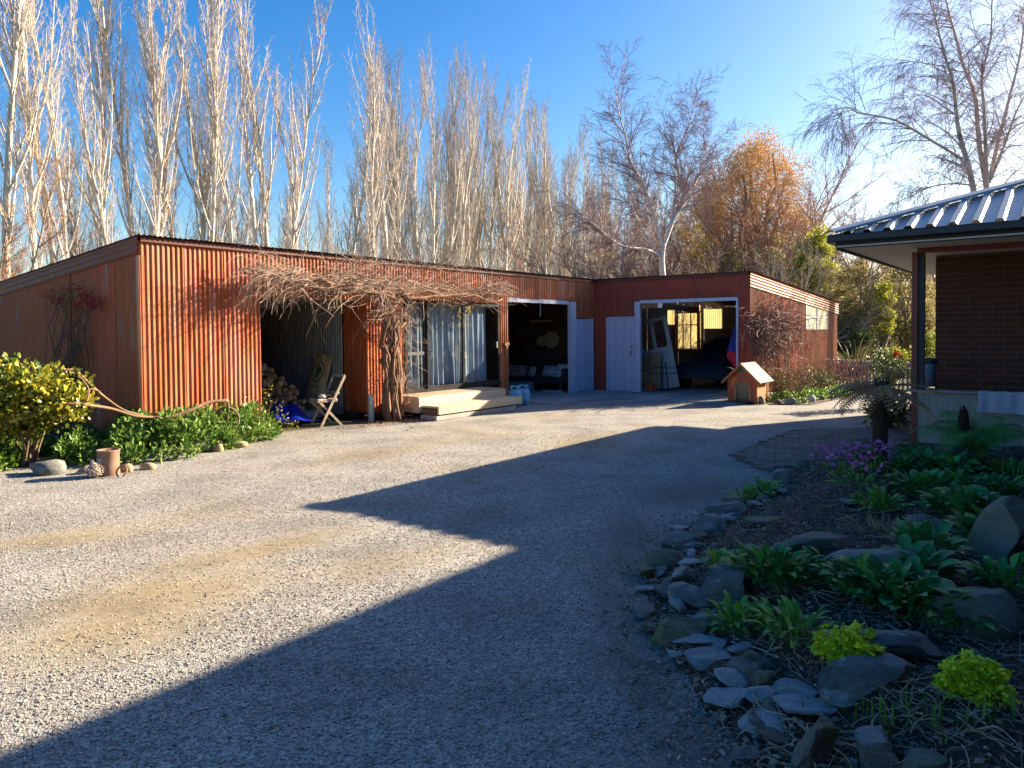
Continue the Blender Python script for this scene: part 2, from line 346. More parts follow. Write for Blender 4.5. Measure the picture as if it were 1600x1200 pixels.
def stones(name,me,m,smin,smax,flat=.6,seed=0):
    o=bpy.data.objects.new(name,me); COL.objects.link(o); o['kind']='stuff'
    g=bpy.data.node_groups.new(name,'GeometryNodeTree'); g.interface.new_socket('Geometry',in_out='INPUT',socket_type='NodeSocketGeometry'); g.interface.new_socket('Geometry',in_out='OUTPUT',socket_type='NodeSocketGeometry')
    N=g.nodes; L=g.links.new; gi=N.new('NodeGroupInput'); go=N.new('NodeGroupOutput')
    ico=N.new('GeometryNodeMeshIcoSphere'); ico.inputs['Radius'].default_value=1; ico.inputs['Subdivisions'].default_value=1
    sp=N.new('GeometryNodeSetPosition'); nz=N.new('ShaderNodeTexNoise'); nz.inputs['Scale'].default_value=1.3
    vm=N.new('ShaderNodeVectorMath'); vm.operation='MULTIPLY_ADD'; vm.inputs[1].default_value=(1.1,1.1,1.1); vm.inputs[2].default_value=(-.55,-.55,-.55)
    L(nz.outputs['Color'],vm.inputs[0]); L(ico.outputs['Mesh'],sp.inputs['Geometry']); L(vm.outputs[0],sp.inputs['Offset'])
    sm=N.new('GeometryNodeSetMaterial'); sm.inputs['Material'].default_value=m; L(sp.outputs[0],sm.inputs[0])
    ip=N.new('GeometryNodeInstanceOnPoints'); L(gi.outputs[0],ip.inputs['Points']); L(sm.outputs[0],ip.inputs['Instance'])
    r=N.new('FunctionNodeRandomValue'); r.data_type='FLOAT_VECTOR'; r.inputs[0].default_value=(-.35,-.35,0); r.inputs[1].default_value=(.35,.35,6.28); r.inputs['Seed'].default_value=seed
    L(r.outputs[0],ip.inputs['Rotation'])
    q=N.new('FunctionNodeRandomValue'); q.data_type='FLOAT_VECTOR'; q.inputs[0].default_value=(smin,smin,smin*flat); q.inputs[1].default_value=(smax,smax*.8,smax*flat); q.inputs['Seed'].default_value=seed+3
    L(q.outputs[0],ip.inputs['Scale']); L(ip.outputs[0],go.inputs[0])
    md=o.modifiers.new('stones','NODES'); md.node_group=g; return o
stones('loose_gravel',me,STONE,.003,.0095)

# ------------------------------------------------------------------ the iron shed
shed=thing('farm_shed','long L-shaped farm shed clad in red corrugated iron','shed',J0,TH)
_sc={}
def csheet(w,h,axis='wall',pitch=.076,amp=.009,slope=0.0,seg=8):
    key=(round(w,3),round(h,3),axis,pitch,slope)
    if key in _sc: return _sc[key].copy() if False else _sc[key]
    n=max(2,int(round(w/pitch*seg))+1); x=np.linspace(0,w,n); wv=amp*np.cos(2*PI*x/pitch)
    if axis=='wall': V=np.concatenate([np.stack([x,wv,np.zeros(n)],1),np.stack([x,wv,np.full(n,h)],1)])
    else: V=np.concatenate([np.stack([x,np.zeros(n),wv],1),np.stack([x,np.full(n,h),wv-slope*h],1)])
    i=np.arange(n-1); F=np.stack([i,i+1,i+1+n,i+n],1)
    mb=MB(); mb.add(V,F); me=mb.mesh('corrugated_sheet',smooth=True); _sc[key]=me; return me
_mc={}
def sheet(me,m,parent,loc,rot,name='corrugated_sheet'):
    k=(me.name,m.name)
    if k not in _mc: c=me.copy(); c.materials.clear(); c.materials.append(m); _mc[k]=c
    return part(name,_mc[k],None,parent,loc,rot)
alt=[0]
def wallrun(a0,a1,z0,z1,fixed,direction,m,parent=shed,w=.762,off=0.0,top=None):
    """sheets side by side; direction 'v' (faces +u at u=fixed) or 'u' (faces -v at v=fixed)"""
    n=max(1,int(math.ceil((a1-a0)/w-.15))); ww=(a1-a0)/n
    for i in range(n):
        alt[0]^=1; d=.008*alt[0]+off; a=a0+i*ww; h=z1-z0
        if top: h=top(a+ww/2)-z0
        tilt=random.uniform(-.002,.002)
        if direction=='v': sheet(csheet(ww+.02,h),m,parent,(fixed+d,a-.01,z0),(0,tilt,PI/2))
        else: sheet(csheet(ww+.02,h),m,parent,(a-.01,fixed-d,z0),(tilt,0,0))
random.seed(3)
VC=-12.43; UC=4.33; VE=8.15; UB=-7.6
Z1=2.985; ZH=2.44
# long wing, sunny front
wallrun(VC,-10.51,.05,Z1,0,'v',RED)
wallrun(-10.51,-8.24,2.24,Z1,0,'v',RED)
wallrun(-8.24,-7.30,.12,Z1,0,'v',RED)
wallrun(-7.30,-4.20,2.30,Z1,0,'v',RED)
wallrun(-4.20,-3.90,.12,ZH,0,'v',RED,w=.4)
wallrun(-4.20,-1.06,ZH,Z1,.004,'v',RED)
wallrun(-1.06,0,1.985,Z1,0,'v',RED)
wallrun(-.18,0,.03,1.985,0,'v',MAROON,w=.3)
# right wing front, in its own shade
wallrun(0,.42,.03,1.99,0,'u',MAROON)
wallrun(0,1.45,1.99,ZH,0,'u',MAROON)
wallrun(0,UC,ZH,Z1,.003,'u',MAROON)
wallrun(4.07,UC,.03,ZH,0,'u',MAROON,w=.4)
# gable end of the long wing and the sunny end of the right wing
zl=lambda u: 3.03+.079*u
zr=lambda v: 3.05-.066*v
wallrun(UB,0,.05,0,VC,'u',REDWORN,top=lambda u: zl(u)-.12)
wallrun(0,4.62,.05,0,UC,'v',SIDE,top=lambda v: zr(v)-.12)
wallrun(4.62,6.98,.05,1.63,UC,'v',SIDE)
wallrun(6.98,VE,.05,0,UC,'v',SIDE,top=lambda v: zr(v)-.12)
# corner flashing and barges of iron laid along the slope
mb=MB(); mb.box((.004,VC+.03,1.42),(.012,.07,2.7)); mb.box((-.03,VC-.012,1.42),(.07,.012,2.7)); part('corner_flashing',mb,RED,shed)
def barge(L,slope,hgt,m,loc,rotz,nw):
    k=nw*8+1; zz=np.linspace(-hgt,0,k); yy=.008*np.cos(2*PI*np.linspace(0,nw,k))
    nn=2; V=[]
    for x in (0,L): V+= [[x,-y,z-slope*x] for y,z in zip(yy,zz)]
    i=np.arange(k-1); F=np.stack([i,i+k,i+k+1,i+1],1); mb=MB(); mb.add(V,F); return part('barge_sheet',mb,m,shed,loc,(0,0,rotz),smooth=True)
barge(7.7,.079,.25,BARGE,(.03,VC-.035,3.05),PI,3)
barge(8.25,.066,.37,FASCIA,(UC+.035,-.03,3.06),PI/2,5)
# roofs
def roofrun(a0,a1,Lr,slope,z,direction,edge):
    n=int(round((a1-a0)/.762)); ww=(a1-a0)/n
    for i in range(n):
        alt[0]^=1
        if direction=='v': sheet(csheet(ww+.03,Lr,'roof',slope=slope),ROOFI,shed,(edge,a0+i*ww,z+.003*alt[0]),(0,0,PI/2),'roof_sheet')
        else: sheet(csheet(ww+.03,Lr,'roof',slope=slope),ROOFI,shed,(a0+i*ww,edge,z+.003*alt[0]),(0,0,0),'roof_sheet')
roofrun(VC-.05,.02,7.8,.079,3.055,'v',.11)
roofrun(.05,VE,7.6,.079,3.0,'v',-.06)
roofrun(0,UC+.06,8.35,.066,3.06,'u',-.10)
mb=MB(); mb.box((.03,VC/2,3.0),(.04,-VC,.07)); part('roof_batten',mb,ROOFI,shed)
mb=MB(); mb.box((UC/2,-.03,3.0),(UC-.02,.04,.07)); part('roof_batten',mb,ROOFI,shed)
# dark linings, rear walls, partitions
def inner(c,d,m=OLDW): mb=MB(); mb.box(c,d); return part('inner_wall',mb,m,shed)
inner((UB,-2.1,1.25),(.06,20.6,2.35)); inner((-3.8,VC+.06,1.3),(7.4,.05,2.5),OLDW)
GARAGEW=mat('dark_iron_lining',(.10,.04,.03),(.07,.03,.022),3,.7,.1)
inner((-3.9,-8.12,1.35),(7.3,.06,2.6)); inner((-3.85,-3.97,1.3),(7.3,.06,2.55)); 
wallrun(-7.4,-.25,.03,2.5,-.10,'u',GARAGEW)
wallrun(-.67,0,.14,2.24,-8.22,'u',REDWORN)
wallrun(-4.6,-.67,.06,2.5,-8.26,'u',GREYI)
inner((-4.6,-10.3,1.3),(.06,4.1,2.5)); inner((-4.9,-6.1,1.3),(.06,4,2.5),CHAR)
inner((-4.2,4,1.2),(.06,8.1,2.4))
# garage rear wall with translucent sheets the sun strikes from behind
GLOW=mat('translucent_roofing_panel',(.36,.30,.15),(.30,.24,.11),2,.5,trans=.7,spec=.2)
def rear(u0,u1,z0,z1,m,name='corrugated_sheet'):
    n=max(1,int(round((u1-u0)/.762))); w=(u1-u0)/n
    for i in range(n): sheet(csheet(w+.005,z1-z0),m,shed,(u0+i*w,VE-.15,z0),(0,0,0),name)
rear(-4.2,-1.62,.03,2.5,GREYI); rear(-1.62,-1.32,.03,1.86,GREYI); rear(-1.62,-1.32,1.86,2.4,GLOW,'translucent_panel')
rear(-1.32,-1.2,.03,2.5,GREYI); rear(-1.2,-.30,.95,2.28,GLOW,'translucent_panel'); rear(-1.2,-.30,.03,.95,GREYI)
rear(-.30,-.19,.03,2.5,GREYI); rear(-.19,.49,1.70,2.42,GLOW,'translucent_panel'); rear(-.19,.49,.03,1.70,GREYI); rear(.49,UC,.03,2.45,GREYI)
mb=MB()
for u in (-1.22,-.92,-.62,-.30): mb.box((u,VE-.32,1.62),(.035,.05,1.34))
for z in (.96,1.84,2.28): mb.box((-.76,VE-.325,z),(.92,.05,.035))
part('window_frame',mb,OLDW,shed)
mb=MB(); mb.box((-.24,VE-.5,1.3),(.09,.09,2.5)); mb.bar((-.95,6.2,2.52),(.1,6.9,2.33),.09,.2); part('timber_post_and_brace',mb,RAWW,shed)
# polycarbonate window in the sunny end wall
POLY=mat('cloudy_polycarbonate',(.55,.60,.58),(.42,.47,.44),2,.35,trans=.35,c3=(.33,.35,.28),s3=2)
mb=MB(); mb.box((UC+.002,5.80,2.02),(.012,2.34,.76)); fw=part('end_window',mb,POLY,shed)
mb=MB()
for v in (4.63,5.80,6.97): mb.box((UC+.016,v,2.02),(.02,.04,.78))
mb.box((UC+.016,5.8,2.0),(.018,2.3,.03)); part('window_frame',mb,WHITE,fw)
# plank doors
def plank_door(w,h,parent_loc,rotz,lab,n,handle):
    d=part('door',MB().box((w/2,.03,h/2),(w,.03,h)),WHITE,shed,parent_loc,(0,0,rotz),label=lab)
    bw=w/n
    for i in range(n):
        mb=MB(); mb.box((0,0,h/2),(bw-.007,.022,h-.03)); part('door_board',mb,WHITE,d,((i+.5)*bw,.002+.002*random.random(),.01+.01*random.random()),bev=.002)
    if handle:
        mb=MB(); mb.tube([(w-.09,-.02,1.02),(w-.09,-.07,1.02),(w-.18,-.075,1.02)],.011,6); mb.box((w-.09,-.013,1.05),(.045,.008,.16)); part('handle',mb,mat('worn_steel',(.45,.42,.38),None,5,.4,metal=.9),d)
        mb=MB(); mb.lathe([(.0,0),(.025,0),(.025,.01),(0,.01)],10); part('lock',mb,BLK,d,(w-.09,-.012,1.2),(PI/2,0,0))
    return d
plank_door(.80,1.97,(.45,-.01,.015),0,'white plank door with a lever handle',9,True)
plank_door(.84,1.95,(.012,-1.04,.015),PI/2,'plain white door with peeling paint',5,False)
def jambs(L): 
    for c,d in L:
        mb=MB(); mb.box(c,d); part('door_frame',mb,WHITE,shed,bev=.004)
jambs([((.02,-1.165,1.215),(.14,.2,2.40)),((-.05,-2.60,2.40),(.1,2.66,.11)),((.025,-.15,1.0),(.05,.06,1.97)),
       ((.425,-.02,1.0),(.05,.06,1.98)),((.85,-.02,2.005),(.80,.06,.035)),((1.36,-.02,1.21),(.16,.1,2.40)),((2.75,-.03,2.40),(2.62,.1,.085)),((4.05,-.02,1.21),(.045,.1,2.40))])
# sliding window doors with curtains
fr=part('sliding_door',MB().box((-.02,-5.73,.46),(.14,3.04,.05)),BLK,shed)
VM=[-7.22,-6.64,-5.48,-4.22]
def frame(v0,v1,z0,z1,u,t=.055):
    mb=MB(); mb.box((u,v0+t/2,(z0+z1)/2),(.05,t,z1-z0)); mb.box((u,v1-t/2,(z0+z1)/2),(.05,t,z1-z0)); mb.box((u,(v0+v1)/2,z0+t/2),(.05,v1-v0-2*t,t)); mb.box((u,(v0+v1)/2,z1-t/2),(.05,v1-v0-2*t,t)); return mb
GL=bpy.data.materials.new('window_glass'); GL.use_nodes=True
_t=GL.node_tree; _g=_n(_t,'ShaderNodeBsdfGlossy'); _g.inputs['Roughness'].default_value=.01; _tr=_n(_t,'ShaderNodeBsdfTransparent'); _tr.inputs[0].default_value=(.72,.80,.86,1)
_lw=_n(_t,'ShaderNodeLayerWeight'); _lw.inputs[0].default_value=.3; _f=_n(_t,'ShaderNodeMapRange'); _f.inputs[3].default_value=.10; _f.inputs[4].default_value=.35; _t.links.new(_lw.outputs['Fresnel'],_f.inputs[0]); _m=_n(_t,'ShaderNodeMixShader'); _t.links.new(_f.outputs[0],_m.inputs[0]); _t.links.new(_tr.outputs[0],_m.inputs[1]); _t.links.new(_g.outputs[0],_m.inputs[2]); _t.links.new(_m.outputs[0],_t.nodes['Material Output'].inputs[0])
for i in range(3):
    u=.0 if i!=1 else .035
    part('sash_frame',frame(VM[i],VM[i+1],.485,2.27,u-.02),BLK,fr)
    mb=MB(); a_,b_=VM[i]+.05,VM[i+1]-.05; mb.add([[u-.02,a_,.54],[u-.02,b_,.54],[u-.02,b_,2.22],[u-.02,a_,2.22]],[[0,1,2,3]]); part('pane',mb,GL,fr)
mb=MB(); mb.box((-.02,-6.93,1.22),(.052,.47,.06)); part('transom',mb,mat('grey_aluminium',(.16,.17,.18),None,5,.4,metal=.6),fr)
mb=MB(); mb.box((.05,-4.38,1.35),(.03,.03,.14)); mb.box((.085,-5.52,1.15),(.03,.03,.14)); part('handle',mb,mat('pale_handle',(.5,.48,.42)),fr)
CUR=mat('pale_net_curtain',(.60,.68,.76),(.50,.59,.68),3,.9,trans=.25)
def curtain(v0,v1,seed,lab):
    r=np.random.default_rng(seed); n=90; m=14; V=[]
    ph=r.random(4)*6
    for j in range(m):
        t=j/(m-1); z=.52+t*1.72; gather=1-.10*(1-t)**1.5*r.random()
        for i in range(n):
            s=i/(n-1); a=.026*(.6+.5*(1-t))
            x=a*math.sin(s*38*(v1-v0)+ph[0]+.8*math.sin(s*9+ph[1]+t))+.02*math.sin(s*13*(v1-v0)+ph[2])+.03*(1-t)*math.sin(s*17+ph[3]+2*t)
            V.append([-.17+x, v0+(v1-v0)*s+.02*(1-t)*math.sin(s*21+ph[1]), z+.02*(1-t)*math.sin(s*11+ph[0])])
    i=np.arange(n*m).reshape(m,n); F=np.stack([i[:-1,:-1].ravel(),i[:-1,1:].ravel(),i[1:,1:].ravel(),i[1:,:-1].ravel()],1)
    mb=MB(); mb.add(V,F); solo('curtain',mb,CUR,lab,'curtain',J0,(0,0,TH),group='pale curtains behind the sliding doors',smooth=True)
curtain(-7.18,-6.66,1,'narrow pale curtain behind the glass beside the vine trunk')
curtain(-6.64,-5.44,2,'wide pale curtain hanging behind the middle sliding pane')
curtain(-5.50,-4.5,3,'pale curtain drawn short behind the pane nearest the gas bottles')
mb=MB(); mb.box((.035,-4.0,1.36),(.05,.16,.07)); mb.box((.035,-4.0,1.2),(.05,.05,.26)); part('post_bracket',mb,RAWW,shed)
# concrete floor and apron
mb=MB(); P=[W(-7.5,-3.95),W(1.28,-3.95),W(1.4,-1.7),W(4.7,-1.75),W(UC,8),W(-7.5,8)]
V=[[p[0],p[1],.022] for p in P]+[[p[0],p[1],-.05] for p in P]; F=[[0,1,2,3,4,5]]+[[i,i+6,(i+1)%6+6,(i+1)%6] for i in range(6)]
mb.add(V,F); setting('concrete_apron',mb,CONC)
for i,(v0,v1) in enumerate(((-7.62,-6.35),(-6.34,-5.15))):
    mb=MB(); mb.box((0,0,.045),(.42,v1-v0-.01,.09)); solo('concrete_kerb',mb,CONC,['pale concrete kerb block under the deck step next to the vine','pale concrete kerb block under the deck step next to the apron'][i],'kerb',W(.98,(v0+v1)/2),(0,0,TH),group='kerb blocks under the deck',bev=.012)
mb=MB(); mb.box((-3.72,-8.9,-.03),(7.6,6.6,.03)); setting('earth_floor',mb,mat('trodden_earth',(.10,.075,.05),(.07,.05,.035),5,.95,.4),loc=J0,rot=(0,0,TH))
bpy.data.objects['earth_floor'].location=(J0[0],J0[1],.018)
# deck
deck=thing('timber_deck','low pale timber deck with a step below the sliding doors','deck',W(.35,-6.3),TH)
for i in range(5):
    mb=MB(); mb.box((0,0,0),(.135,2.62,.03)); part('deck_board',mb,DECKW,deck,(-.27+i*.142,0,.412),bev=.003)
mb=MB(); mb.box((0,0,0),(.045,2.66,.29)); part('front_beam',mb,PINE,deck,(.39,0,.265),bev=.006)
for s in (-1,1): mb=MB(); mb.box((0,0,0),(.66,.045,.28)); part('end_beam',mb,PINE,deck,(.035,s*1.30,.26),bev=.006)
st=part('step',MB().box((0,0,0),(.40,2.56,.04)),PINE,deck,(.62,0.02,.245),bev=.006)
for y in (-1.25,0,1.25): mb=MB(); mb.box((0,0,0),(.34,.08,.12)); part('bearer',mb,OLDW,st,(0,y,-.1))
mb=MB(); mb.box((0,0,0),(.045,2.6,.15)); part('step_beam',mb,PINE,deck,(.845,0.02,.19),bev=.006)
# stub pipe by the bay corner
mb=MB(); mb.tube([(0,0,0),(0,0,.5)],.055,14); dp=solo('downpipe_stub',mb,mat('chalky_white_pipe',(.62,.58,.5),(.5,.45,.38),6,.7),'short white downpipe stub at the corner by the vine trunk','pipe',W(.16,-8.28),(0,0,0),smooth=False)
for i,(u,v,l) in enumerate([(-.35,-8.30,'dark concrete block under the red partition'),(.08,-7.95,'dark concrete block behind the white downpipe stub')]):
    mb=MB(); mb.box((0,0,.07),(.3,.24,.13)); solo('concrete_block',mb,CHAR,l,'block',W(u,v),(0,0,TH),group='blocks under the wall',bev=.01)

# ------------------------------------------------------------------ things in and around the shed
def Wz(u,v,z=0): return W(u,v,z)
# folding slatted chair, turned towards the yard
CHW=mat('silvered_chair_wood',(.42,.34,.24),(.30,.24,.17),6,.7,.1,30,.002,stretch=(1,1,.4))
SLATW=mat('dark_weathered_slats',(.085,.08,.07),(.06,.055,.05),6,.75)
CUSH=mat('faded_striped_cushion',(.62,.50,.42),(.45,.30,.28),9,.9,stretch=(6,.3,1))
chair=thing('folding_chair','slatted wooden folding chair with a thin cushion in the wood bay','chair',W(-.02,-9.18),TH+rad(-10))
def cpart(n,f,m=CHW,**k): mb=MB(); f(mb); return part(n,mb,m,chair,**k)
for s in (-.2,.2):
    cpart('rear_leg',lambda mb: mb.bar((-.20,s,.0),(.29,s,.86) if False else (.27,s,.88),.022,.045))
    cpart('front_leg',lambda mb: mb.bar((.22,s*.86,0),(-.20,s*.86,.44),.022,.04))
# the chair faces -v (left), its back leaning to +v: rotate local x to the v axis
chair.rotation_euler=(0,0,TH+rad(78))
for i in range(6): cpart('seat_slat',lambda mb: mb.box((-.22+i*.065,0,.445),(.055,.38,.018)),CHW)
for i in range(9):
    y=-.16+i*.04
    cpart('back_slat',lambda mb: mb.bar((.155,y,.60),(.262,y,.86),.026,.012),SLATW)
cpart('back_rail',lambda mb: mb.bar((.27,-.2,.875),(.27,.2,.875),.03,.05),CHW); cpart('back_rail',lambda mb: mb.bar((.15,-.2,.585),(.15,.2,.585),.03,.04),CHW)
mb=MB(); mb.box((0,0,0),(.38,.36,.035)); solo('seat_cushion',mb,CUSH,'thin faded cushion on the folding chair','cushion',(0,0,0),bev=.015)
o=bpy.data.objects['seat_cushion']; 
def on_chair(o,x,y,z):
    a=TH+rad(78); c=W(-.02,-9.18); o.location=(c[0]+x*math.cos(a)-y*math.sin(a), c[1]+x*math.sin(a)+y*math.cos(a), z); o.rotation_euler=(0,0,a)
on_chair(o,-.05,0,.473)
# rock generator
def ico(sub=2):
    import bmesh
    bm=bmesh.new(); bmesh.ops.create_icosphere(bm,subdivisions=sub,radius=1); bm.verts.ensure_lookup_table()
    V=np.array([v.co[:] for v in bm.verts]); F=np.array([[v.index for v in f.verts] for f in bm.faces]); bm.free(); return V,F
ICO3,ICO2,ICO1=ico(4),ico(2),ico(1)
def rock_mb(r,sx,sy,sz,cuts=7,rough=.05,base=ICO3,flat=None):
    V,F=base; V=V.copy()
    for k in range(cuts):
        n=r.normal(size=3); n/=np.linalg.norm(n); d=r.uniform(.38,.75)
        e=V@n-d; V-=np.outer(np.maximum(e,0),n)*.97
    if flat:
        e=V[:,2]-flat; V[:,2]-=np.maximum(e,0)*.9
    for a,f in ((rough*.8,2.2),(rough*.45,5),(rough*.35,11),(rough*.2,23)):
        w=r.normal(size=(3,3))*f; p=r.random(3)*6
        V+= a*np.sin(V@w+p)
    V=V*np.array([sx,sy,sz]); mb=MB(); mb.add(V,F); return mb
rr=np.random.default_rng(11)
GLOVE=mat('tan_work_glove',(.50,.20,.09),(.36,.13,.06),8,.85)
mb=MB()
for k in range(4): mb.tube([(-.02+.02*k,-.09+.03*k,.0),(.03+.03*k,-.1+.035*k,.035),(.10+.01*k,-.11+.045*k,.02)],[.018,.017,.012],8)
mb.tube([(-.12,.02,.0),(-.04,-.02,.02),(.03,.02,.012)],[.04,.045,.035],10)
g=solo('work_glove',mb,GLOVE,'orange tan leather work glove lying on the chair cushion','glove',smooth=True); on_chair(g,-.02,.05,.52)
mb=rock_mb(rr,.075,.07,.05,0,.02,ICO2); g=solo('string_ball',mb,mat('white_twine',(.75,.70,.62),(.6,.55,.48),30,.9,.4,60,.004),'white ball of twine beside the tan glove on the chair','twine',smooth=True); on_chair(g,-.10,-.06,.525)
# sack leaning on grey iron
SACK=mat('burlap',(.74,.50,.26),(.60,.39,.18),60,.95,.5,160,.003,c3=(.24,.14,.06),s3=3)
PRINTG=mat('faded_green_print',(.05,.14,.07),(.10,.16,.08),20,.95); PRINTK=mat('faded_dark_print',(.09,.06,.04),(.15,.10,.06),25,.95)
ub,zb=at_v(489,634,-8.55)
sack=thing('burlap_sack','tall printed burlap sack leaning on the grey iron partition','sack',W(ub,-8.62,.02),TH); sack.scale=(1.1,1.1,1.18)
nx,nz=14,22; V=[]
for side in (-1,1):
    for j in range(nz):
        t=j/(nz-1); w=.27-.02*math.sin(t*3)+(.02 if t<.2 else 0); 
        for i in range(nx):
            s=-1+2*i/(nx-1); d=.075*(1-s*s)**.5*(1-.55*t)+.006*math.sin(9*s+7*t)
            top=.03*math.cos(s*5) if t>.97 else 0
            V.append([s*w+.03*t, side*d+.30*t+.0, t*1.02+top])
i=np.arange(nx*nz).reshape(nz,nx)
def q(i): return np.stack([i[:-1,:-1].ravel(),i[:-1,1:].ravel(),i[1:,1:].ravel(),i[1:,:-1].ravel()],1)
mb=MB(); mb.add(V,np.concatenate([q(i),q(i+nx*nz)[:,::-1]])); part('sack_body',mb,SACK,sack,smooth=True)
def sack_pt(s,t,lift=.004):
    w=.27-.02*math.sin(t*3); d=.075*(1-s*s)**.5*(1-.55*t)+.006*math.sin(9*s+7*t)
    return [s*w+.03*t,-d+.30*t-lift,t*1.02]
mb=MB(); V=[];F=[]
for k in range(28):
    a=2*PI*k/28
    for r_ in (.52,.60): V.append(sack_pt(r_*math.cos(a),.73+.17*r_/.6*math.sin(a)))
for k in range(28): F.append([2*k,2*k+1,(2*k+3)%56,(2*k+2)%56])
mb.add(V,F); part('printed_ring',mb,PRINTK,sack)
mb=MB(); V=[sack_pt(-.02,.735)];out=[]
for k in range(20):
    a=2*PI*k/20; r_=.30+.08*math.sin(3*a+1); out.append(sack_pt(-.02+r_*math.cos(a),.735+.30*r_*math.sin(a)*1.1))
mb.add(V+out,[[0,1+k,1+(k+1)%20] for k in range(20)]); part('printed_leaf_emblem',mb,PRINTG,sack)
mb=MB(); random.seed(8)
for row,(t,h) in enumerate(((.47,.045),(.36,.022),(.32,.022),(.27,.022),(.20,.022),(.12,.07))):
    s=-.55
    while s<.5:
        l=random.uniform(.04,.10)
        if random.random()<(.55 if row==0 else .85): mb.add([sack_pt(s,t),sack_pt(s+l*.7,t),sack_pt(s+l*.7,t+h*random.uniform(.7,1)),sack_pt(s,t+h)],[[0,1,2,3]])
        s+=l
part('worn_print',mb,PRINTK,sack)
# firewood: split logs, each a thing
LOGS=[mat('split_firewood',(.50,.32,.17),(.34,.20,.10),6,.9,.4,30,.005,stretch=(4,4,.6),rand=.35,c3=(.12,.08,.05),s3=4)]
def log_mesh(seed):
    r=np.random.default_rng(seed); k=5+seed%3; P=[]; a=np.sort(r.random(k)*2*PI)
    a=np.arange(k)*2*PI/k+r.uniform(-.3,.3,k); R=r.uniform(.6,1.1,k)
    V=[];L=1
    for x in (0,.35,.7,1):
        for j in range(k): V.append([x-.5,R[j]*math.cos(a[j])*(1+.08*r.normal()),R[j]*math.sin(a[j])*(1+.08*r.normal())])
    F=[[i*k+j,i*k+(j+1)%k,(i+1)*k+(j+1)%k,(i+1)*k+j] for i in range(3) for j in range(k)]+[list(range(k))[::-1],[3*k+j for j in range(k)]]
    mb=MB(); mb.add(V,F); me=mb.mesh('firewood_log'); me.materials.append(LOGS[0]); return me
LM=[log_mesh(i) for i in range(8)]
random.seed(21); cnt=0
for layer in range(12):
    z=.06+layer*.092; rows=2 if layer<8 else 1
    v_hi=-8.68-.07*layer
    v=-10.25
    while v<v_hi:
        u=-1.02-.04*layer+random.uniform(-.08,.08); sc=random.uniform(.048,.066)
        o=bpy.data.objects.new('firewood_log',random.choice(LM)); COL.objects.link(o); o.location=W(u,v,z+random.uniform(-.02,.02)).tolist(); o.rotation_euler=(random.uniform(0,6),random.uniform(-.2,.2),TH+random.uniform(-.45,.45)); o.scale=(random.uniform(.32,.42),sc,sc)
        o['label']='split firewood log in the stacked heap inside the wood bay'; o['category']='log'; o['group']='firewood stacked in the wood bay'
        v+=random.uniform(.095,.13); cnt+=1
mb=MB(); mb.tube([(-.02,0,0),(.35,0,.05)],.075,12); solo('round_log',mb,LOGS[0],'round uncut log lying on top of the firewood heap','log',W(-1.75,-10.0,1.13),(0,0,TH+.3))
# inner layers behind the visible face
mb=MB(); mb.box((0,0,.4),(1.2,1.6,.75)); 
TARP=mat('blue_tarpaulin',(.008,.03,.45),(.006,.02,.34),3,.35,.2,8,.02,spec=.5)
V,F=gridmesh(-.85,.85,-.45,.45,50,30,lambda x,y: .02+ .30*np.exp(-((x/.62)**4+(y/.34)**2))*(1+.25*np.sin(7*x+4*y)+.15*np.sin(15*x-9*y+1))-.03*(np.abs(x)>.78))
mb=MB(); mb.add(V,F); solo('blue_tarpaulin',mb,TARP,'crumpled blue tarpaulin on the ground in front of the firewood','tarpaulin',W(-.92,-9.62,.0),(0,0,TH+PI/2-.15),smooth=True)
mb=MB(); mb.box((0,0,.09),(.2,.3,.18)); solo('concrete_block',mb,CONC,'grey concrete block between the blue tarpaulin and the sack','block',W(-.85,-9.0),(0,0,TH+.2),group=None,bev=.01)
# gas bottles
BLUEP=mat('pale_blue_enamel',(.16,.42,.62),(.13,.36,.55),4,.4)
def bottle(v,u,lab,green):
    t=thing('gas_bottle',lab,'gas bottle',W(u,v,.022),TH,'gas bottles at the deck end')
    mb=MB(); mb.lathe([(0,.03),(.11,.03),(.145,.06),(.15,.1),(.15,.25),(.145,.29),(.11,.33),(.05,.35),(0,.352)],24); part('tank',mb,BLUEP,t,smooth=True)
    mb=MB(); mb.lathe([(.11,0),(.12,0),(.12,.04),(.11,.04),(.11,0)],20); part('foot_ring',mb,BLUEP,t,smooth=True)
    mb=MB()
    for a0 in (.3,2.4,4.5):
        aa=np.linspace(a0,a0+1.3,8); mb.tube([(.10*math.cos(a),.10*math.sin(a),.42) for a in aa],.012,6); mb.tube([(.10*math.cos(a0),.10*math.sin(a0),.32),(.10*math.cos(a0),.10*math.sin(a0),.42)],.012,6); mb.tube([(.10*math.cos(a0+1.3),.10*math.sin(a0+1.3),.32),(.10*math.cos(a0+1.3),.10*math.sin(a0+1.3),.42)],.012,6)
    part('collar',mb,BLUEP,t,smooth=True)
    mb=MB(); mb.lathe([(0,.35),(.025,.35),(.025,.38),(.04,.385),(.04,.40),(0,.405)],12); part('valve',mb,green,t)
    for (aoff,m_,hw) in ((-1.2,mat('yellow_diamond_sticker',(.6,.42,.05)),.03),(-.95,mat('white_sticker',(.65,.65,.65)),.03)):
        aa=TOC+aoff*0+ (aoff+1.07)*1.6
        mb=MB(); c=[]
        for da,dz in ((-.2,0),(0,-.035),(.2,0),(0,.035)): a=aa+da; c.append([.1515*math.cos(a),.1515*math.sin(a),.185+dz])
        mb.add(c,[[0,1,2,3]]); part('sticker',mb,m_,t)
TOC=-PI/2+.25
GRV=mat('green_valve',(.02,.18,.07)); 
bottle(-4.62,.75,'pale blue gas bottle nearer the deck, with a diamond warning sticker',GRV)
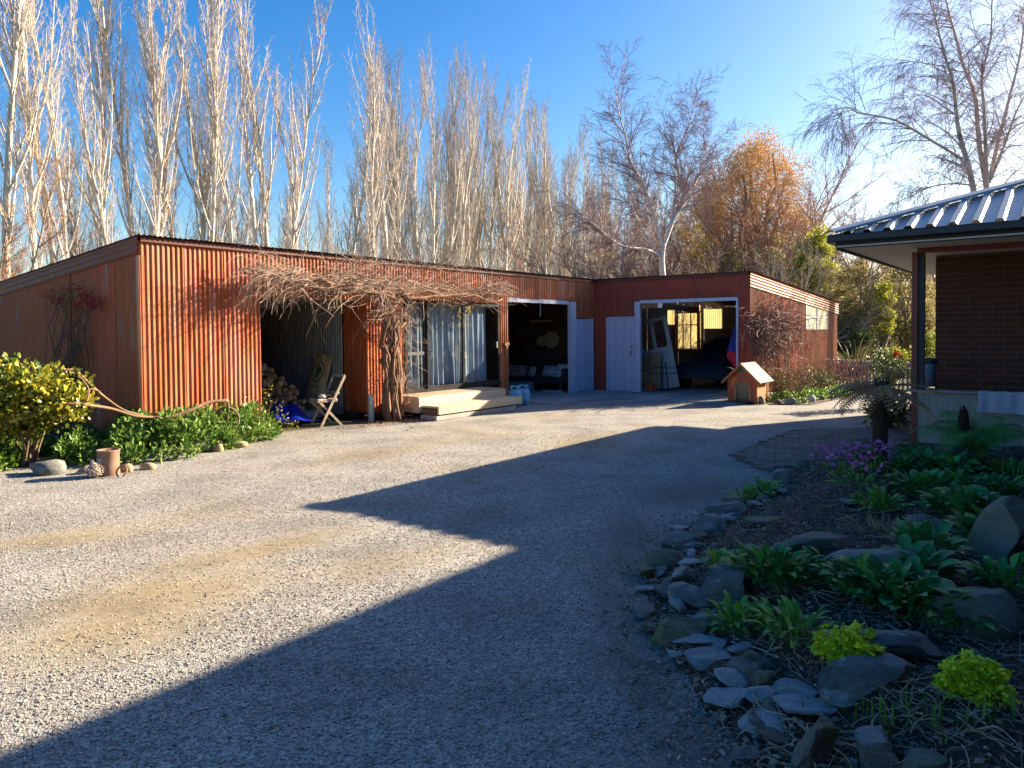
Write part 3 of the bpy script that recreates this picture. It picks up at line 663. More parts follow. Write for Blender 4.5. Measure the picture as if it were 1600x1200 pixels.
bottle(-4.28,.72,'pale blue gas bottle standing beyond its twin, towards the open bay',GRV)
bpy.context.view_layer.update()
# open bay: hats, couch, cushions, shelf
STRAW=mat('straw_hat',(.50,.36,.18),(.38,.26,.12),40,.9,.3,80,.003)
def hat(px,py,sc,lab):
    u,z=at_v(px,py,-.17); mb=MB(); mb.lathe([(0,.11),(.05,.112),(.085,.10),(.10,.05),(.11,.01),(.16,.0),(.20,.012),(.165,.008),(.16,-.006),(.1,0)],24)
    solo('straw_hat',mb,STRAW,lab,'hat',W(u,-.17,z),(rad(78),0,TH+.2),group='hats on the bay wall',smooth=True,scale=sc)
hat(861,531,1.25,'wide straw hat hanging on the dark wall of the open bay'); hat(846,533,.8,'small straw hat hanging left of the wide straw hat')
couch=thing('old_couch','low dark couch heaped with cushions in the open bay','couch',W(-1.45,-.72,.022),TH)
DKF=mat('dark_cloth',(.05,.045,.05),(.03,.03,.035),8,.95)
for n_,c,d in (('seat',(0,0,.28),(2.2,.75,.2)),('backrest',(0,.33,.55),(2.2,.16,.5)),('armrest',(-1.14,0,.42),(.14,.8,.4)),('armrest',(1.14,0,.42),(.14,.8,.4))):
    mb=MB(); mb.box(c,d); part(n_,mb,DKF,couch,bev=.04)
for sx in (-1,1):
    for sy in (-.3,.3): mb=MB(); mb.box((sx,sy,.09),(.07,.07,.18)); part('leg',mb,OLDW,couch)
def cushion(u,v,z,w,h,d,m,lab,rz=0,rx=.3):
    n=12; V=[];
    for sgn in (-1,1):
        for j in range(n):
            for i in range(n):
                x=-1+2*i/(n-1); y=-1+2*j/(n-1); b=((1-x*x)*(1-y*y))**.45
                V.append([x*w/2*(1-.06*(1-abs(y))),sgn*d/2*b,y*h/2*(1-.06*(1-abs(x)))])
    i=np.arange(n*n).reshape(n,n); mb=MB(); mb.add(V,np.concatenate([q(i),q(i+n*n)[:,::-1]]))
    solo('cushion',mb,m,lab,'cushion',W(u,v,z),(-rx,0,TH+rz),smooth=True)
def stripe(name,a,b,sc): return mat(name,a,b,sc,.9,stretch=(.2,.2,6),lo=.48,hi=.52)
cushion(-.85,-.85,.55,.62,.34,.2,stripe('striped_ticking',(.55,.55,.58),(.22,.24,.32),6),'pale striped cushion at the right end of the dark couch',rx=.5)
cushion(-.45,-.8,.58,.4,.36,.18,mat('white_linen',(.6,.62,.65)),'white cushion against the couch arm nearest the door',.4)
cushion(-1.45,-.95,.52,.3,.32,.16,mat('cream_linen',(.5,.48,.42)),'small cream cushion in the middle of the couch',-.3)
cushion(-2.45,-.95,.54,.55,.36,.2,mat('buff_linen',(.40,.36,.28)),'large buff cushion at the far end of the couch',.2)
mb=MB()
for k in range(7): mb.box((random.uniform(-.02,.02),random.uniform(-.02,.02),.02+k*.042),(.46,.34,.036),rz=random.uniform(-.06,.06))
STK=mat('folded_rug_stack',(.40,.12,.10),(.55,.55,.56),3,.9,stretch=(.1,.1,14),lo=.45,hi=.55)
solo('folded_blanket_stack',mb,STK,'stack of folded red and white blankets on the couch','blankets',W(-1.95,-.95,.39),(0,0,TH),bev=.008)
mb=MB(); mb.box((0,0,.12),(.7,.34,.24)); solo('storage_tub',mb,mat('pale_blue_tub',(.25,.36,.42),None,4,.5),'pale blue plastic tub on the concrete before the couch','tub',W(-1.55,-1.35,.022),(0,0,TH+.05),bev=.03)
u,z=at_v(872,503,-.16)
sh=thing('wall_shelf','dark timber shelf with a pale batten above the straw hats','shelf',W(u-.35,-.25,z-.15),TH)
mb=MB(); mb.box((0,0,0),(1.5,.22,.03)); part('board',mb,OLDW,sh); mb=MB(); mb.box((-.2,0,.18),(.7,.05,.05)); part('batten',mb,PINE,sh)
mb=MB(); mb.tube([(0,0,0),(.01,.01,-.18),(0,0,-.33)],.007,6); solo('pull_cord',mb,WHITE,'white cord hanging from the head of the open bay','cord',W(-.03,-2.55,2.35))
mb=MB(); mb.box((0,0,.035),(.5,.3,.07)); solo('folded_cardboard',mb,mat('pale_card',(.42,.36,.33)),'pale flat carton on the floor by the white door frame','carton',W(-.35,-1.55,.022),(0,0,TH+.1))
mb=MB(); mb.tube([(0,0,0),(.04,.12,1.1)],.015,6); mb.box((0,-.03,.06),(.26,.06,.12)); solo('broom',mb,OLDW,'dark broom leaning in the corner of the open bay','broom',W(-.25,-.65,.022),(0,0,TH))
# garage: leaning door, card sheets, trolley, trimmer, covered car, bench, flag
dr=thing('salvaged_door','pale grey salvaged door frame leaning inside the garage','door',W(1.62,.95,.03),TH+rad(8))
GREYP=mat('grey_blue_paint',(.34,.37,.40),(.28,.31,.34),5,.6,rand=.03)
def lean(mb_c,mb_d,n_): 
    mb=MB(); mb.box(mb_c,mb_d); part(n_,mb,GREYP,dr)
for c,d,n_ in (((-.40,0,1.0),(.10,.045,2.0),'stile'),((.40,0,1.0),(.12,.045,2.0),'stile'),((.0,0,1.0),(.10,.04,2.0),'stile'),((0,0,1.95),(.70,.042,.1),'rail'),((0,0,1.1),(.70,.042,.1),'rail'),((0,0,.06),(.70,.042,.12),'rail'),((.2,0.0,.6),(.32,.02,.95),'panel')): lean(c,d,n_)
dr.rotation_euler=(rad(-8),rad(-13),TH+rad(10))
mb=MB(); mb.box((0,0,.5),(.5,.012,1.0)); o=solo('cardboard_sheet',mb,mat('brown_cardboard',(.32,.22,.13),(.27,.18,.10),3,.9),'sheet of brown cardboard leaning against the salvaged door','cardboard',W(1.42,.72,.03),(rad(-10),rad(-4),TH+rad(6)))
tr=thing('bicycle_rack','black bar rack standing in front of the cardboard','rack',W(1.80,.45,.03),TH)
def trp(n_,P,r=.012): mb=MB(); mb.tube(P,r,6); part(n_,mb,CHAR,tr)
trp('upright',[(0,0,0),(0,0,.8)],.018); trp('upright',[(.2,0,0),(.12,0,.78)],.018); trp('crossbar',[(-.3,0,.45),(.45,0,.5)]); trp('crossbar',[(-.2,.1,.62),(.4,.1,.62)]); trp('foot',[(-.3,0,.02),(.45,0,.02)]); trp('hook',[(-.15,0,.62),(-.18,-.1,.66),(-.15,-.15,.72)])
tm=thing('line_trimmer','orange garden line trimmer standing by the garage door frame','trimmer',W(1.55,.25,.03),TH)
mb=MB(); mb.tube([(0,0,.12),(-.06,.15,1.15)],.012,6); part('shaft',mb,CHAR,tm); mb=MB(); mb.box((.03,0,.12),(.16,.14,.2)); part('engine',mb,mat('orange_plastic',(.5,.08,.02)),tm,bev=.03)
mb=MB(); mb.box((.14,-.02,.06),(.16,.12,.1)); part('guard',mb,mat('red_plastic',(.4,.03,.02)),tm,bev=.03)
car=thing('covered_car','car under a fitted dark navy cover inside the garage','car',W(2.5,1.25,.022),TH)
V=[];ns=24;st_=[(0,.30,.35,.70),(.06,.26,.62,.80),(.35,.22,.78,.84),(1.0,.22,.90,.86),(1.25,.22,.95,.86),(1.9,.22,1.38,.80),(2.3,.22,1.44,.80),(3.2,.22,1.40,.80),(3.8,.22,1.0,.82),(4.2,.25,.85,.78),(4.3,.3,.4,.7)]
for (y,zl_,zh,hw) in st_:
    for i in range(ns):
        a=PI*i/(ns-1); e=.55; cx=math.cos(a); sx=math.sin(a)
        V.append([hw*abs(cx)**.5*(1 if cx>0 else -1)*(1-.16*(zh>1.1)*max(0,sx)**3),y,zl_+(zh-zl_)*sx**.6])
i=np.arange(len(st_)*ns).reshape(len(st_),ns); mb=MB(); mb.add(V,q(i)); mb.add([V[k] for k in range(ns)],[list(range(ns))])
part('car_cover',mb,NAVY,car,smooth=True)
for sx in (-.72,.72):
    for sy in (.75,3.4): 
        mb=MB(); mb.lathe([(.16,-.09),(.3,-.09),(.32,-.06),(.32,.06),(.3,.09),(.16,.09)],20); w=part('wheel',mb,RUBBER,car,(sx,sy,.32),(0,PI/2,0),smooth=True); mb=MB(); mb.lathe([(0,-.05),(.16,-.06),(.16,.06),(0,.05)],14); part('rim',mb,mat('dull_rim',(.2,.2,.2),None,5,.4,metal=.6),w)
bench=thing('workbench','long dark workbench against the rear wall of the garage','workbench',W(.9,7.3,.022),TH)
mb=MB(); mb.box((0,0,.9),(4.2,.65,.06)); part('top',mb,OLDW,bench)
for x in (-2,0,2): mb=MB(); mb.box((x,0,.44),(.1,.55,.87)); part('leg',mb,OLDW,bench)
mb=MB(); mb.box((.55,.28,1.55),(1.7,.22,.03)); part('shelf',mb,OLDW,bench)
random.seed(4); labs=[('paint_tin','yellow tin on the workbench under the window',(.5,.3,.04)),('paint_tin','blue tin on the workbench under the window',(.03,.10,.4)),('toolbox','red toolbox on the workbench right of the window',(.3,.03,.02)),('plastic_tub','white tub on the workbench near the right wall',(.5,.5,.5)),('jar','dull jar on the shelf under the bright panel',(.2,.2,.15)),('bottle','brown bottle on the shelf under the bright panel',(.12,.06,.02))]
for k,(n_,l,c) in enumerate(labs):
    mb=MB()
    x=[-.75,-.5,.45,.95,.4,.75][k]; zz=.952 if k<4 else 1.587
    if k in (2,): mb.box((0,0,.1),(.4,.2,.2)); mb.tube([(-.1,0,.2),(-.1,0,.25),(.1,0,.25),(.1,0,.2)],.012,6)
    else: mb.lathe([(0,0),(.1,0),(.105,.02),(.1,.17),(.06,.2),(.055,.23),(0,.235)],14)
    b=W(.9+x,7.2 if k<4 else 7.55,zz); solo(n_,mb,mat('tin_'+str(k),c,None,4,.5),l,n_.replace('_',' '),b,(0,0,TH))
V,F=gridmesh(0,.5,0,1.05,14,20,lambda x,y: .05*np.sin(9*x+3*y)*(.3+y))
u0,z0=at_v(1151,520,.03)
def flagbit(n_,c,f0,f1):
    V=[];n=10;m=10
    for j in range(m):
        t=f0+(f1-f0)*j/(m-1)
        for i in range(n):
            s=i/(n-1); wd_=.02+.20*math.sin(min(1,t*1.25)*PI*.5)*(1 if t<.75 else (1-t)/.25*.9+.1)
            V.append([-s*wd_,-.02+.05*math.sin(s*7+t*3),-t])
    i=np.arange(n*m).reshape(m,n); mb=MB(); mb.add(V,q(i)); return mb
fl=thing('hanging_flag','blue and red flag hanging down inside the garage door frame','flag',W(4.02,-.075,1.74),TH)
part('blue_field',flagbit('b',0,0,.62),mat('blue_cloth',(.03,.05,.30),None,4,.8),fl,smooth=True); part('red_field',flagbit('r',0,.62,1),mat('red_cloth',(.65,.03,.06),None,4,.8),fl,smooth=True)
# dog kennel
KEN=mat('terracotta_stained_wood',(.42,.105,.045),(.34,.08,.036),5,.65,.1,20,.002,stretch=(.3,.3,3),rand=.08)
KENS=mat('orange_stained_side',(.44,.155,.05),(.36,.12,.04),5,.65,.1,20,.002,rand=.05)
KR=mat('weathered_kennel_roof',(.15,.145,.14),(.21,.185,.165),5,.75,.2,20,.003,stretch=(1,6,1),rand=.1,c3=(.2,.2,.2),s3=3)
kb=gp(1183,632); ken=thing('dog_kennel','small terracotta wooden dog kennel with a pitched grey roof','kennel',kb-UU*.33+VV*.36,TH)
w,d,h=.31,.34,.58
rows=11
for r_ in range(rows):
    z=.07+r_*(h-.07)/rows; bh=(h-.07)/rows
    # front siding, left and right of the arched opening
    ow=.165 if z<.35 else (.165*max(0,1-((z+bh*.5-.35)/.15)**2)**.5 if z<.47 else 0)
    if ow>0:
        for s in (-1,1): mb=MB(); mb.box((s*(ow+(w-ow)/2),-d,z+bh/2),(w-ow,.018,bh-.003)); part('front_board',mb,KEN,ken)
    else: mb=MB(); mb.box((0,-d,z+bh/2),(2*w,.018,bh-.003)); part('front_board',mb,KEN,ken)
    for s in (-1,1): mb=MB(); mb.box((s*w,0,z+bh/2),(.018,2*d-.03,bh-.003)); part('side_board',mb,KENS,ken)
mb=MB(); mb.box((0,d,h/2+.04),(2*w,.018,h-.06)); part('rear_board',mb,KEN,ken)
mb=MB(); mb.add([[-w,-d,h],[w,-d,h],[0,-d,h+.30],[-w,-d+.018,h],[w,-d+.018,h],[0,-d+.018,h+.30]],[[0,1,2],[3,5,4],[0,3,4,1],[1,4,5,2],[2,5,3,0]]); part('gable',mb,KEN,ken)
mb=MB(); mb.add([[-.14,-d-.012,h+.13],[.14,-d-.012,h+.13],[0,-d-.012,h+.25],[-.14,-d,h+.13],[.14,-d,h+.13],[0,-d,h+.25]],[[0,1,2],[3,5,4],[0,3,4,1],[1,4,5,2],[2,5,3,0]]); part('green_gable_panel',mb,mat('green_paint',(.05,.20,.12)),ken)
for x,y in ((-w,-d),(w,-d),(-w,d),(w,d)): mb=MB(); mb.box((x,y,h/2),(.05,.05,h)); part('corner_post',mb,KEN if y<0 and x<0 else KENS,ken)
a=math.atan2(.30+.0,w)
for s in (-1,1):
    L_=math.hypot(w+.13,.30*(w+.13)/w)
    for k in range(4):
        mb=MB(); bw=(2*d+.22)/4; mb.box((0,0,0),(L_,bw-.003,.02)); c=(s*(w+.13)/2,-d-.13+bw*(k+.5),h+.30-.30*(w+.13)/w/2+.02)
        part('roof_board',mb,KR,ken,c,(0,s*a,0))
    mb=MB(); mb.box((0,0,0),(L_,.018,.045)); part('barge_board',mb,KENS,ken,(s*(w+.13)/2,-d-.14,h+.30-.30*(w+.13)/w/2),(0,s*a,0))
mb=MB()
aa=np.linspace(0,PI,16); pth=[(.165,-d-.012,.08)]+[(.165*math.cos(x),-d-.012,.35+.145*math.sin(x)) for x in aa]+[(-.165,-d-.012,.08)]
for p0,p1 in zip(pth[:-1],pth[1:]): mb.bar(p0,p1,.035,.02)
part('arch_trim',mb,mat('ochre_trim',(.50,.27,.12),None,5,.6),ken)
FLAP=bpy.data.materials.new('clear_plastic_flap'); FLAP.use_nodes=True; b=FLAP.node_tree.nodes['Principled BSDF']; b.inputs['Base Color'].default_value=(.30,.25,.18,1); b.inputs['Transmission Weight'].default_value=.6; b.inputs['Roughness'].default_value=.25
for k in range(4):
    mb=MB(); mb.box((0,.006*(k%2),0),(.085,.004,.38)); part('door_flap',mb,FLAP,ken,(-.124+.082*k,-d+.02,.275))
mb=MB(); mb.box((0,0,.06),(2*w,2*d,.03)); part('floor',mb,OLDW,ken)
# ------------------------------------------------------------------ old plough in front of the corner
IRON=mat('rusty_wrought_iron',(.25,.155,.08),(.16,.095,.055),7,.75,.3,40,.003,c3=(.20,.13,.09),s3=5)
pl=thing('antique_plough','rusty horse plough with two long curved handles by the shed corner','plough',(0,0,0))
def pathpx(pts,D,n=24):
    """smooth real-space curve through points; D gives the depth of each"""
    P=np.array([at_d(x,y,d) for (x,y),d in zip(pts,D)]); t=np.linspace(0,1,len(P)); tt=np.linspace(0,1,n)
    # Catmull-Rom through the points
    out=[]; k=len(P)-1
    for s in tt*k:
        i=min(int(s),k-1); f=s-i; p0=P[max(i-1,0)];p1=P[i];p2=P[i+1];p3=P[min(i+2,k)]
        out.append(.5*((2*p1)+(-p0+p2)*f+(2*p0-5*p1+4*p2-p3)*f*f+(-p0+3*p1-3*p2+p3)*f**3))
    return np.array(out)
def plp(n_,pts,D,r): mb=MB(); mb.tube(pathpx(pts,D),r,8); part(n_,mb,IRON,pl,smooth=True)
plp('beam',[(215,651),(240,652),(265,652),(300,640),(325,629),(356,626)],[9.9,10.0,10.1,10.3,10.5,10.7],.026)
plp('handle',[(98,579),(118,580),(140,600),(165,622),(195,642),(228,650)],[9.2,9.3,9.5,9.7,9.8,10.0],.018)
plp('handle',[(92,633),(118,630),(145,634),(175,639),(210,650),(240,652)],[9.0,9.1,9.35,9.6,9.8,10.0],.020)
plp('brace',[(118,581),(137,605),(137,622),(132,633)],[9.32,9.35,9.3,9.25],.011)
plp('brace',[(156,612),(141,608),(139,622),(147,634)],[9.6,9.5,9.45,9.4],.011)
mb=MB()
c=at_d(354,655,10.7); R_=.17; aa=np.linspace(0,2*PI,21)
ax=UU*.6+VV*.8; ax/=np.linalg.norm(ax)
mb.tube([c+R_*(ax*math.cos(x)+np.array([0,0,1])*math.sin(x)) for x in aa],.016,6)
for x in np.arange(0,PI,PI/3): dvec=ax*math.cos(x)+np.array([0,0,1])*math.sin(x); mb.tube([c-R_*dvec,c+R_*dvec],.01,5)
part('wheel',mb,IRON,pl,smooth=True)
plp('wheel_bracket',[(356,626),(357,640),(354,656)],[10.7,10.7,10.7],.016)
mb=MB(); p=at_d(255,662,10.05); mb.box((p[0],p[1],p[2]),(.22,.05,.12),rz=.7); part('share',mb,IRON,pl)
# rusty pot, horseshoe, pine cone
pc=gp(170,742); pot=thing('rusty_pot','rusty iron pipe pot with a worn label beside the pine cone','pot',pc)
RUST=mat('rusty_iron',(.18,.105,.07),(.25,.16,.115),7,.85,.3,40,.003,c3=(.24,.13,.09),s3=5)
mb=MB(); mb.lathe([(0,.0),(.118,.0),(.122,.01),(.115,.1),(.118,.27),(.128,.285),(.128,.30),(.112,.30),(.108,.26),(0,.25)],24); part('body',mb,RUST,pot,smooth=True)
aa=np.linspace(-2.6,-1.7,6); mb=MB(); V=[[.1195*math.cos(x),.1195*math.sin(x),z] for x in aa for z in (.15,.21)]; mb.add(V,[[2*i,2*i+2,2*i+3,2*i+1] for i in range(5)]); part('worn_label',mb,mat('worn_grey_label',(.42,.46,.48),(.3,.33,.35),20,.8),pot)
mb=MB(); aa=np.linspace(.5,2*PI-.5,16); mb.tube([(.055*math.sin(x),-.0,.075-.07*math.cos(x)) for x in aa],.011,6); solo('horseshoe',mb,RUST,'rusty horseshoe leaning on the foot of the pot','horseshoe',gp(188,746),(rad(-32),0,.1),smooth=True)
mb=MB(); r=np.random.default_rng(4)
for k in range(110):
    t=k/109; z=.01+t*.20; R_=.070*math.sin(min(1,t*1.15+.12)*PI)**.75+.008; a=k*2.39996; c=np.array([R_*math.cos(a),R_*math.sin(a),z]); n=np.array([math.cos(a),math.sin(a),.5]); tg=np.array([-math.sin(a),math.cos(a),0])
    up=np.array([0,0,1.0]); V=[c+tg*.016,c-tg*.016,c+n*.016-up*.004-tg*.008,c+n*.016-up*.004+tg*.008,c+n*.012+up*.012,c-n*.01+up*.012]
    mb.add(V,[[0,1,2,3],[3,2,4],[0,3,4,5],[1,5,4,2]])
mb.lathe([(0,0),(.05,.02),(.06,.08),(.04,.16),(0,.21)],12)
solo('pine_cone',mb,mat('grey_brown_pine_cone',(.30,.22,.18),(.46,.38,.33),20,.9,rand=.1),'big pine cone propped against the rusty pot','pine cone',gp(152,746),(0,rad(-14),.3))

# ------------------------------------------------------------------ the house on the right
PH=np.array([5.72,10.505,0.0])
def H(u,v,z=0): return PH+u*UU+v*VV+np.array([0,0,z])
house=thing('brick_house','low brick house with a ribbed steel hip roof and a veranda','house',PH,TH)
GUT=mat('navy_steel_gutter',(.012,.016,.024),(.010,.013,.02),3,.4,spec=.4)
FASC=mat('slate_fascia',(.022,.028,.034),(.018,.023,.029),3,.5)
SOF=mat('cream_soffit',(.62,.60,.53),(.58,.56,.50),2,.7)
MAR=mat('maroon_gloss_paint',(.22,.032,.026),(.17,.025,.021),3,.4)
DPOST=mat('dark_navy_trim',(.028,.024,.036),(.02,.018,.03),4,.5,c3=(.10,.10,.14),s3=9,lo3=.62,hi3=.7)
ROOFS=mat('grey_blue_roof_steel',(.33,.34,.345),(.28,.29,.295),1.5,.34,spec=.5,rand=.03)
def hp(n_,c,d,m,**k): mb=MB(); mb.box(c,d); return part(n_,mb,m,house,**k)
hp('veranda_post',(0.028,-.0,1.36),(.074,.09,2.74),MAR); hp('veranda_post',(.108,.03,1.75),(.078,.09,1.94),DPOST)
hp('veranda_beam',(1.43,0,2.745),(2.75,.09,.07),MAR)
hp('soffit',(1.85,2.52,2.79),(5.3,6.9,.02),SOF)
hp('fascia',(1.85,-.90,2.83),(5.34,.03,.13),FASC); hp('fascia',(-.80,2.5,2.83),(.03,6.75,.13),FASC)
for c,d in (((1.80,-.985,2.895),(5.38,.13,.105)),((-.875,2.5,2.895),(.11,6.9,.105))): hp('gutter',c,d,GUT,bev=.015)
hp('fascia',(-.80,2.5,2.76),(.04,6.7,.02),GUT)
# brick wall, brick by brick
BRK=mat('dark_red_brick',(.105,.040,.024),(.08,.031,.020),6,.85,.1,60,.002,rand=.16)
MORT=mat('brown_mortar',(.17,.12,.10),(.14,.095,.08),20,.95)
wall=hp('wall',(2.5,1.43,1.5),(4.78,.16,2.6),MORT)
bm_=MB(); bm_.box((0,0,0),(.292,.05,.076)); bme=bm_.mesh('brick'); bme.materials.append(BRK)
bh_=MB(); bh_.box((0,0,0),(.142,.05,.076)); bhe=bh_.mesh('brick'); bhe.materials.append(BRK)
for r_ in range(25):
    z=.64+r_*.086
    for k in range(10):
        u=.10+.15+k*.302-(.151 if r_%2 else 0); me_=bme
        if r_%2 and k==0: u=.10+.073; me_=bhe
        if u>2.6: continue
        part('brick',me_,None,wall,(u,1.3725+random.uniform(-.002,.002),z),(0,0,random.uniform(-.004,.004)))
hp('wall',(.18,3.87,1.5),(.16,4.7,2.6),MORT); hp('wall',(2.3,6.3,1.5),(4.4,.16,2.6),MORT)
hp('veranda_floor',(1.4,.65,.22),(2.8,1.35,.2),CONC)
# balustrade of boards with a flat rail
GB=mat('greyed_cedar_boards',(.36,.325,.28),(.25,.22,.18),4,.8,.15,40,.002,stretch=(16,16,.7),lo=.3,hi=.7,rand=.05)
RAILW=mat('grey_weathered_rail',(.30,.29,.28),(.22,.20,.19),5,.75,.2,30,.003,stretch=(.4,4,4))
hp('rail',(1.33,.02,.765),(2.75,.19,.035),RAILW,bev=.004)
hp('rail',(-.0,.72,.765),(.12,1.2,.035),RAILW)
for k in range(15): hp('balustrade_board',(.14+k*.178,-.02,.385),(.1765,.02,.71),GB)
hp('bottom_rail',(1.33,.0,.085),(2.7,.04,.03),MAR)
# ribbed roof
SL=math.tan(rad(20)); ZG=2.945; vf=-1.0; uf=-.86; HALF=3.5
def ribsheet(u0,n,pitch=.25):
    prof=[]
    for k in range(n):
        b=u0+k*pitch; prof+=[(b,0),(b+.115,0),(b+.142,.045),(b+.212,.045),(b+.240,0)]
    prof.append((u0+n*pitch+.006,.0015))
    V=[];F=[]
    for x,h in prof:
        L_=max(.02,min(x-uf,HALF)); V+=[[x,vf,ZG+h],[x,vf+L_,ZG+h+L_*SL]]
    for i in range(len(prof)-1): F.append([2*i,2*i+2,2*i+3,2*i+1])
    mb=MB(); mb.add(V,F); return mb
for k in range(7): part('roof_sheet',ribsheet(uf+.03+k*.75,3),ROOFS,house)
# the other slopes
def quad(n_,P,m): mb=MB(); mb.add(P,[list(range(len(P)))]); return part(n_,mb,m,house)
rz_=ZG+HALF*SL; re=vf+2*HALF
quad('roof_sheet',[[uf,vf,ZG],[uf,re,ZG],[uf+HALF,vf+HALF,rz_]],ROOFS)
quad('roof_sheet',[[uf,re,ZG],[4.5,re,ZG],[4.5,vf+HALF,rz_],[uf+HALF,vf+HALF,rz_]],ROOFS)
mb=MB(); a_=np.array([uf-.02,vf-.02,ZG+.03]); b_=np.array([uf+HALF,vf+HALF,rz_+.03]); dd=np.array([1,-1,0])/2**.5
V=[a_+dd*.16+[0,0,-.025],a_+dd*.15+[0,0,.012],a_+[0,0,.05],a_-dd*.16+[0,0,-.0],b_+dd*.16+[0,0,-.025],b_+dd*.15+[0,0,.012],b_+[0,0,.05],b_-dd*.16]
mb.add(V,[[0,1,5,4],[1,2,6,5],[2,3,7,6]]); part('hip_cap',mb,mat('pale_hip_cap',(.36,.39,.42),None,3,.4),house)
# the near wing of the same house, beside the photographer
g0=np.array([9.82,10.59,0])-PH; ue=float(g0@UU); ze=4.6
hp('wall',(ue+.75,-10.75,2.3),(.2,26.5,4.6),BRK); hp('gutter',(ue+.06,-10.75,ze-.06),(.12,26.7,.12),GUT); hp('soffit',(ue+.4,-10.75,ze-.13),(.7,26.6,.02),SOF)
quad('roof_sheet',[[ue,2.6,ze],[ue,-24.2,ze],[ue+4,-24.2,ze+1.3],[ue+4,2.6,ze+1.3]],ROOFS); hp('wall',(ue+2.4,2.35,2.3),(3.0,.2,4.6),BRK)
# towel on the rail, tub on the side rail
TOW=mat('lilac_grey_towel',(.42,.43,.52),(.36,.37,.46),30,.95,.5,120,.004)
V=[];n=40;m=26
for j in range(m):
    for i in range(n):
        s=i/(n-1); t=j/(m-1)*.62-.16; u=.80+s*.80
        if t<0: y=.12*(-t)/.16-.085; z=.793
        else: y=-.089-.012*math.sin(s*17+2)*t*2-.006*math.sin(s*31); z=.79-t*.62+.012*math.sin(s*6)*t
        V.append([u+.01*math.sin(t*9),y,z+.004*math.sin(s*23+t*4)])
i=np.arange(n*m).reshape(m,n); mb=MB(); mb.add(V,q(i)); solo('towel',mb,TOW,'pale lilac towel hung over the veranda rail','towel',PH,(0,0,TH),smooth=True)
tb=thing('planter_bucket','blue grey bucket with a sprig standing on the side rail of the veranda','bucket',H(-.0,.62,.783),TH)
PAIL=mat('blue_grey_pail',(.19,.25,.31),(.16,.22,.28),3,.5); PRIM=mat('dark_teal_rim',(.03,.09,.13),None,3,.4)
mb=MB(); mb.lathe([(0,0),(.085,0),(.10,.33),(.10,.34),(.09,.33),(.08,.1)],20); part('body',mb,PAIL,tb,(.12,0,0),smooth=True)
mb=MB(); mb.lathe([(.101,.34),(.112,.34),(.116,.42),(.104,.42),(.101,.34)],20); part('rim',mb,PRIM,tb,(.12,0,0),smooth=True)

# ------------------------------------------------------------------ garden bed
BEDPX=[(1225,738),(1185,770),(1150,785),(1085,815),(1040,845),(1005,895),(1012,940),(1025,985),(1050,1030),(1080,1075),(1110,1120),(1150,1160),(1190,1215),(1230,1300)]
BP=[gp(x,y)[:2] for x,y in BEDPX]
BP+= [H(2.75,-10)[:2],H(2.75,-.12)[:2],H(-.05,-.12)[:2],gp(1400,702)[:2],gp(1300,716)[:2]]
BP=np.array([[p[0],p[1]] for p in BP])
def sdist(X,Y,P=BP):
    """signed distance to the bed outline, positive inside"""
    sh_=X.shape; X=X.ravel();Y=Y.ravel(); d=np.full(X.shape,1e9); ins=np.zeros(X.shape,bool); n=len(P)
    for i in range(n):
        a=P[i];b=P[(i+1)%n]; e=b-a; t=np.clip(((X-a[0])*e[0]+(Y-a[1])*e[1])/(e@e),0,1)
        d=np.minimum(d,np.hypot(X-a[0]-t*e[0],Y-a[1]-t*e[1]))
        c=((a[1]>Y)!=(b[1]>Y)); 
        with np.errstate(divide='ignore',invalid='ignore'): xi=(b[0]-a[0])*(Y-a[1])/(b[1]-a[1])+a[0]
        ins^=(c&(X<xi))
    return np.where(ins,d,-d).reshape(sh_)
def bedh(X,Y):
    X=np.asarray(X,float);Y=np.asarray(Y,float); d=sdist(X,Y)
    base=np.clip(d/.9,0,1); base=base*base*(3-2*base)*.15
    nz=.018*np.sin(5.1*X+1)*np.sin(4.3*Y)+.012*np.sin(11*X+3*Y)+.008*np.sin(23*X-17*Y)+.005*np.sin(41*X+37*Y)
    return np.where(d>0,base+nz*np.clip(d/.2,0,1)+.012,-.03)
def gz(p): return float(bedh(np.array([p[0]]),np.array([p[1]]))[0])
def bedpt(x,y):
    p=gp(x,y)
    for k in range(4): p=gp(x,y,max(0,gz(p)))
    return p
SOIL=mat('bed_soil',(.052,.037,.028),(.030,.022,.017),9,.95,.7,40,.02,c3=(.12,.085,.06),s3=26,lo3=.5,hi3=.6)
V,F=gridmesh(.2,9.2,1.2,10.9,300,300,bedh); mb=MB(); mb.add(V,F)
setting('garden_bed',mb,SOIL,smooth=True)
# litter
rl=np.random.default_rng(9)
def in_bed(n,dmin=0.0,ymax=9.5,near=True):
    Y=1.9+(ymax-1.9)*rl.random(n)**(1.5 if near else 1); X=Y*(.12+.62*rl.random(n)); d=sdist(X,Y); k=d>dmin; return X[k],Y[k]
def rotm(n,tilt=.6):
    a=rl.random(n)*2*PI; t=rl.normal(size=n)*tilt; b=rl.normal(size=n)*tilt
    ca,sa=np.cos(a),np.sin(a); A=np.zeros((n,3,3)); A[:,0,0]=ca;A[:,0,1]=-sa;A[:,1,0]=sa;A[:,1,1]=ca;A[:,2,2]=1
    B=np.zeros((n,3,3)); B[:,0,0]=1;B[:,1,1]=np.cos(t);B[:,1,2]=-np.sin(t);B[:,2,1]=np.sin(t);B[:,2,2]=np.cos(t)
    C_=np.zeros((n,3,3)); C_[:,1,1]=1;C_[:,0,0]=np.cos(b);C_[:,0,2]=np.sin(b);C_[:,2,0]=-np.sin(b);C_[:,2,2]=np.cos(b)
    return A@B@C_
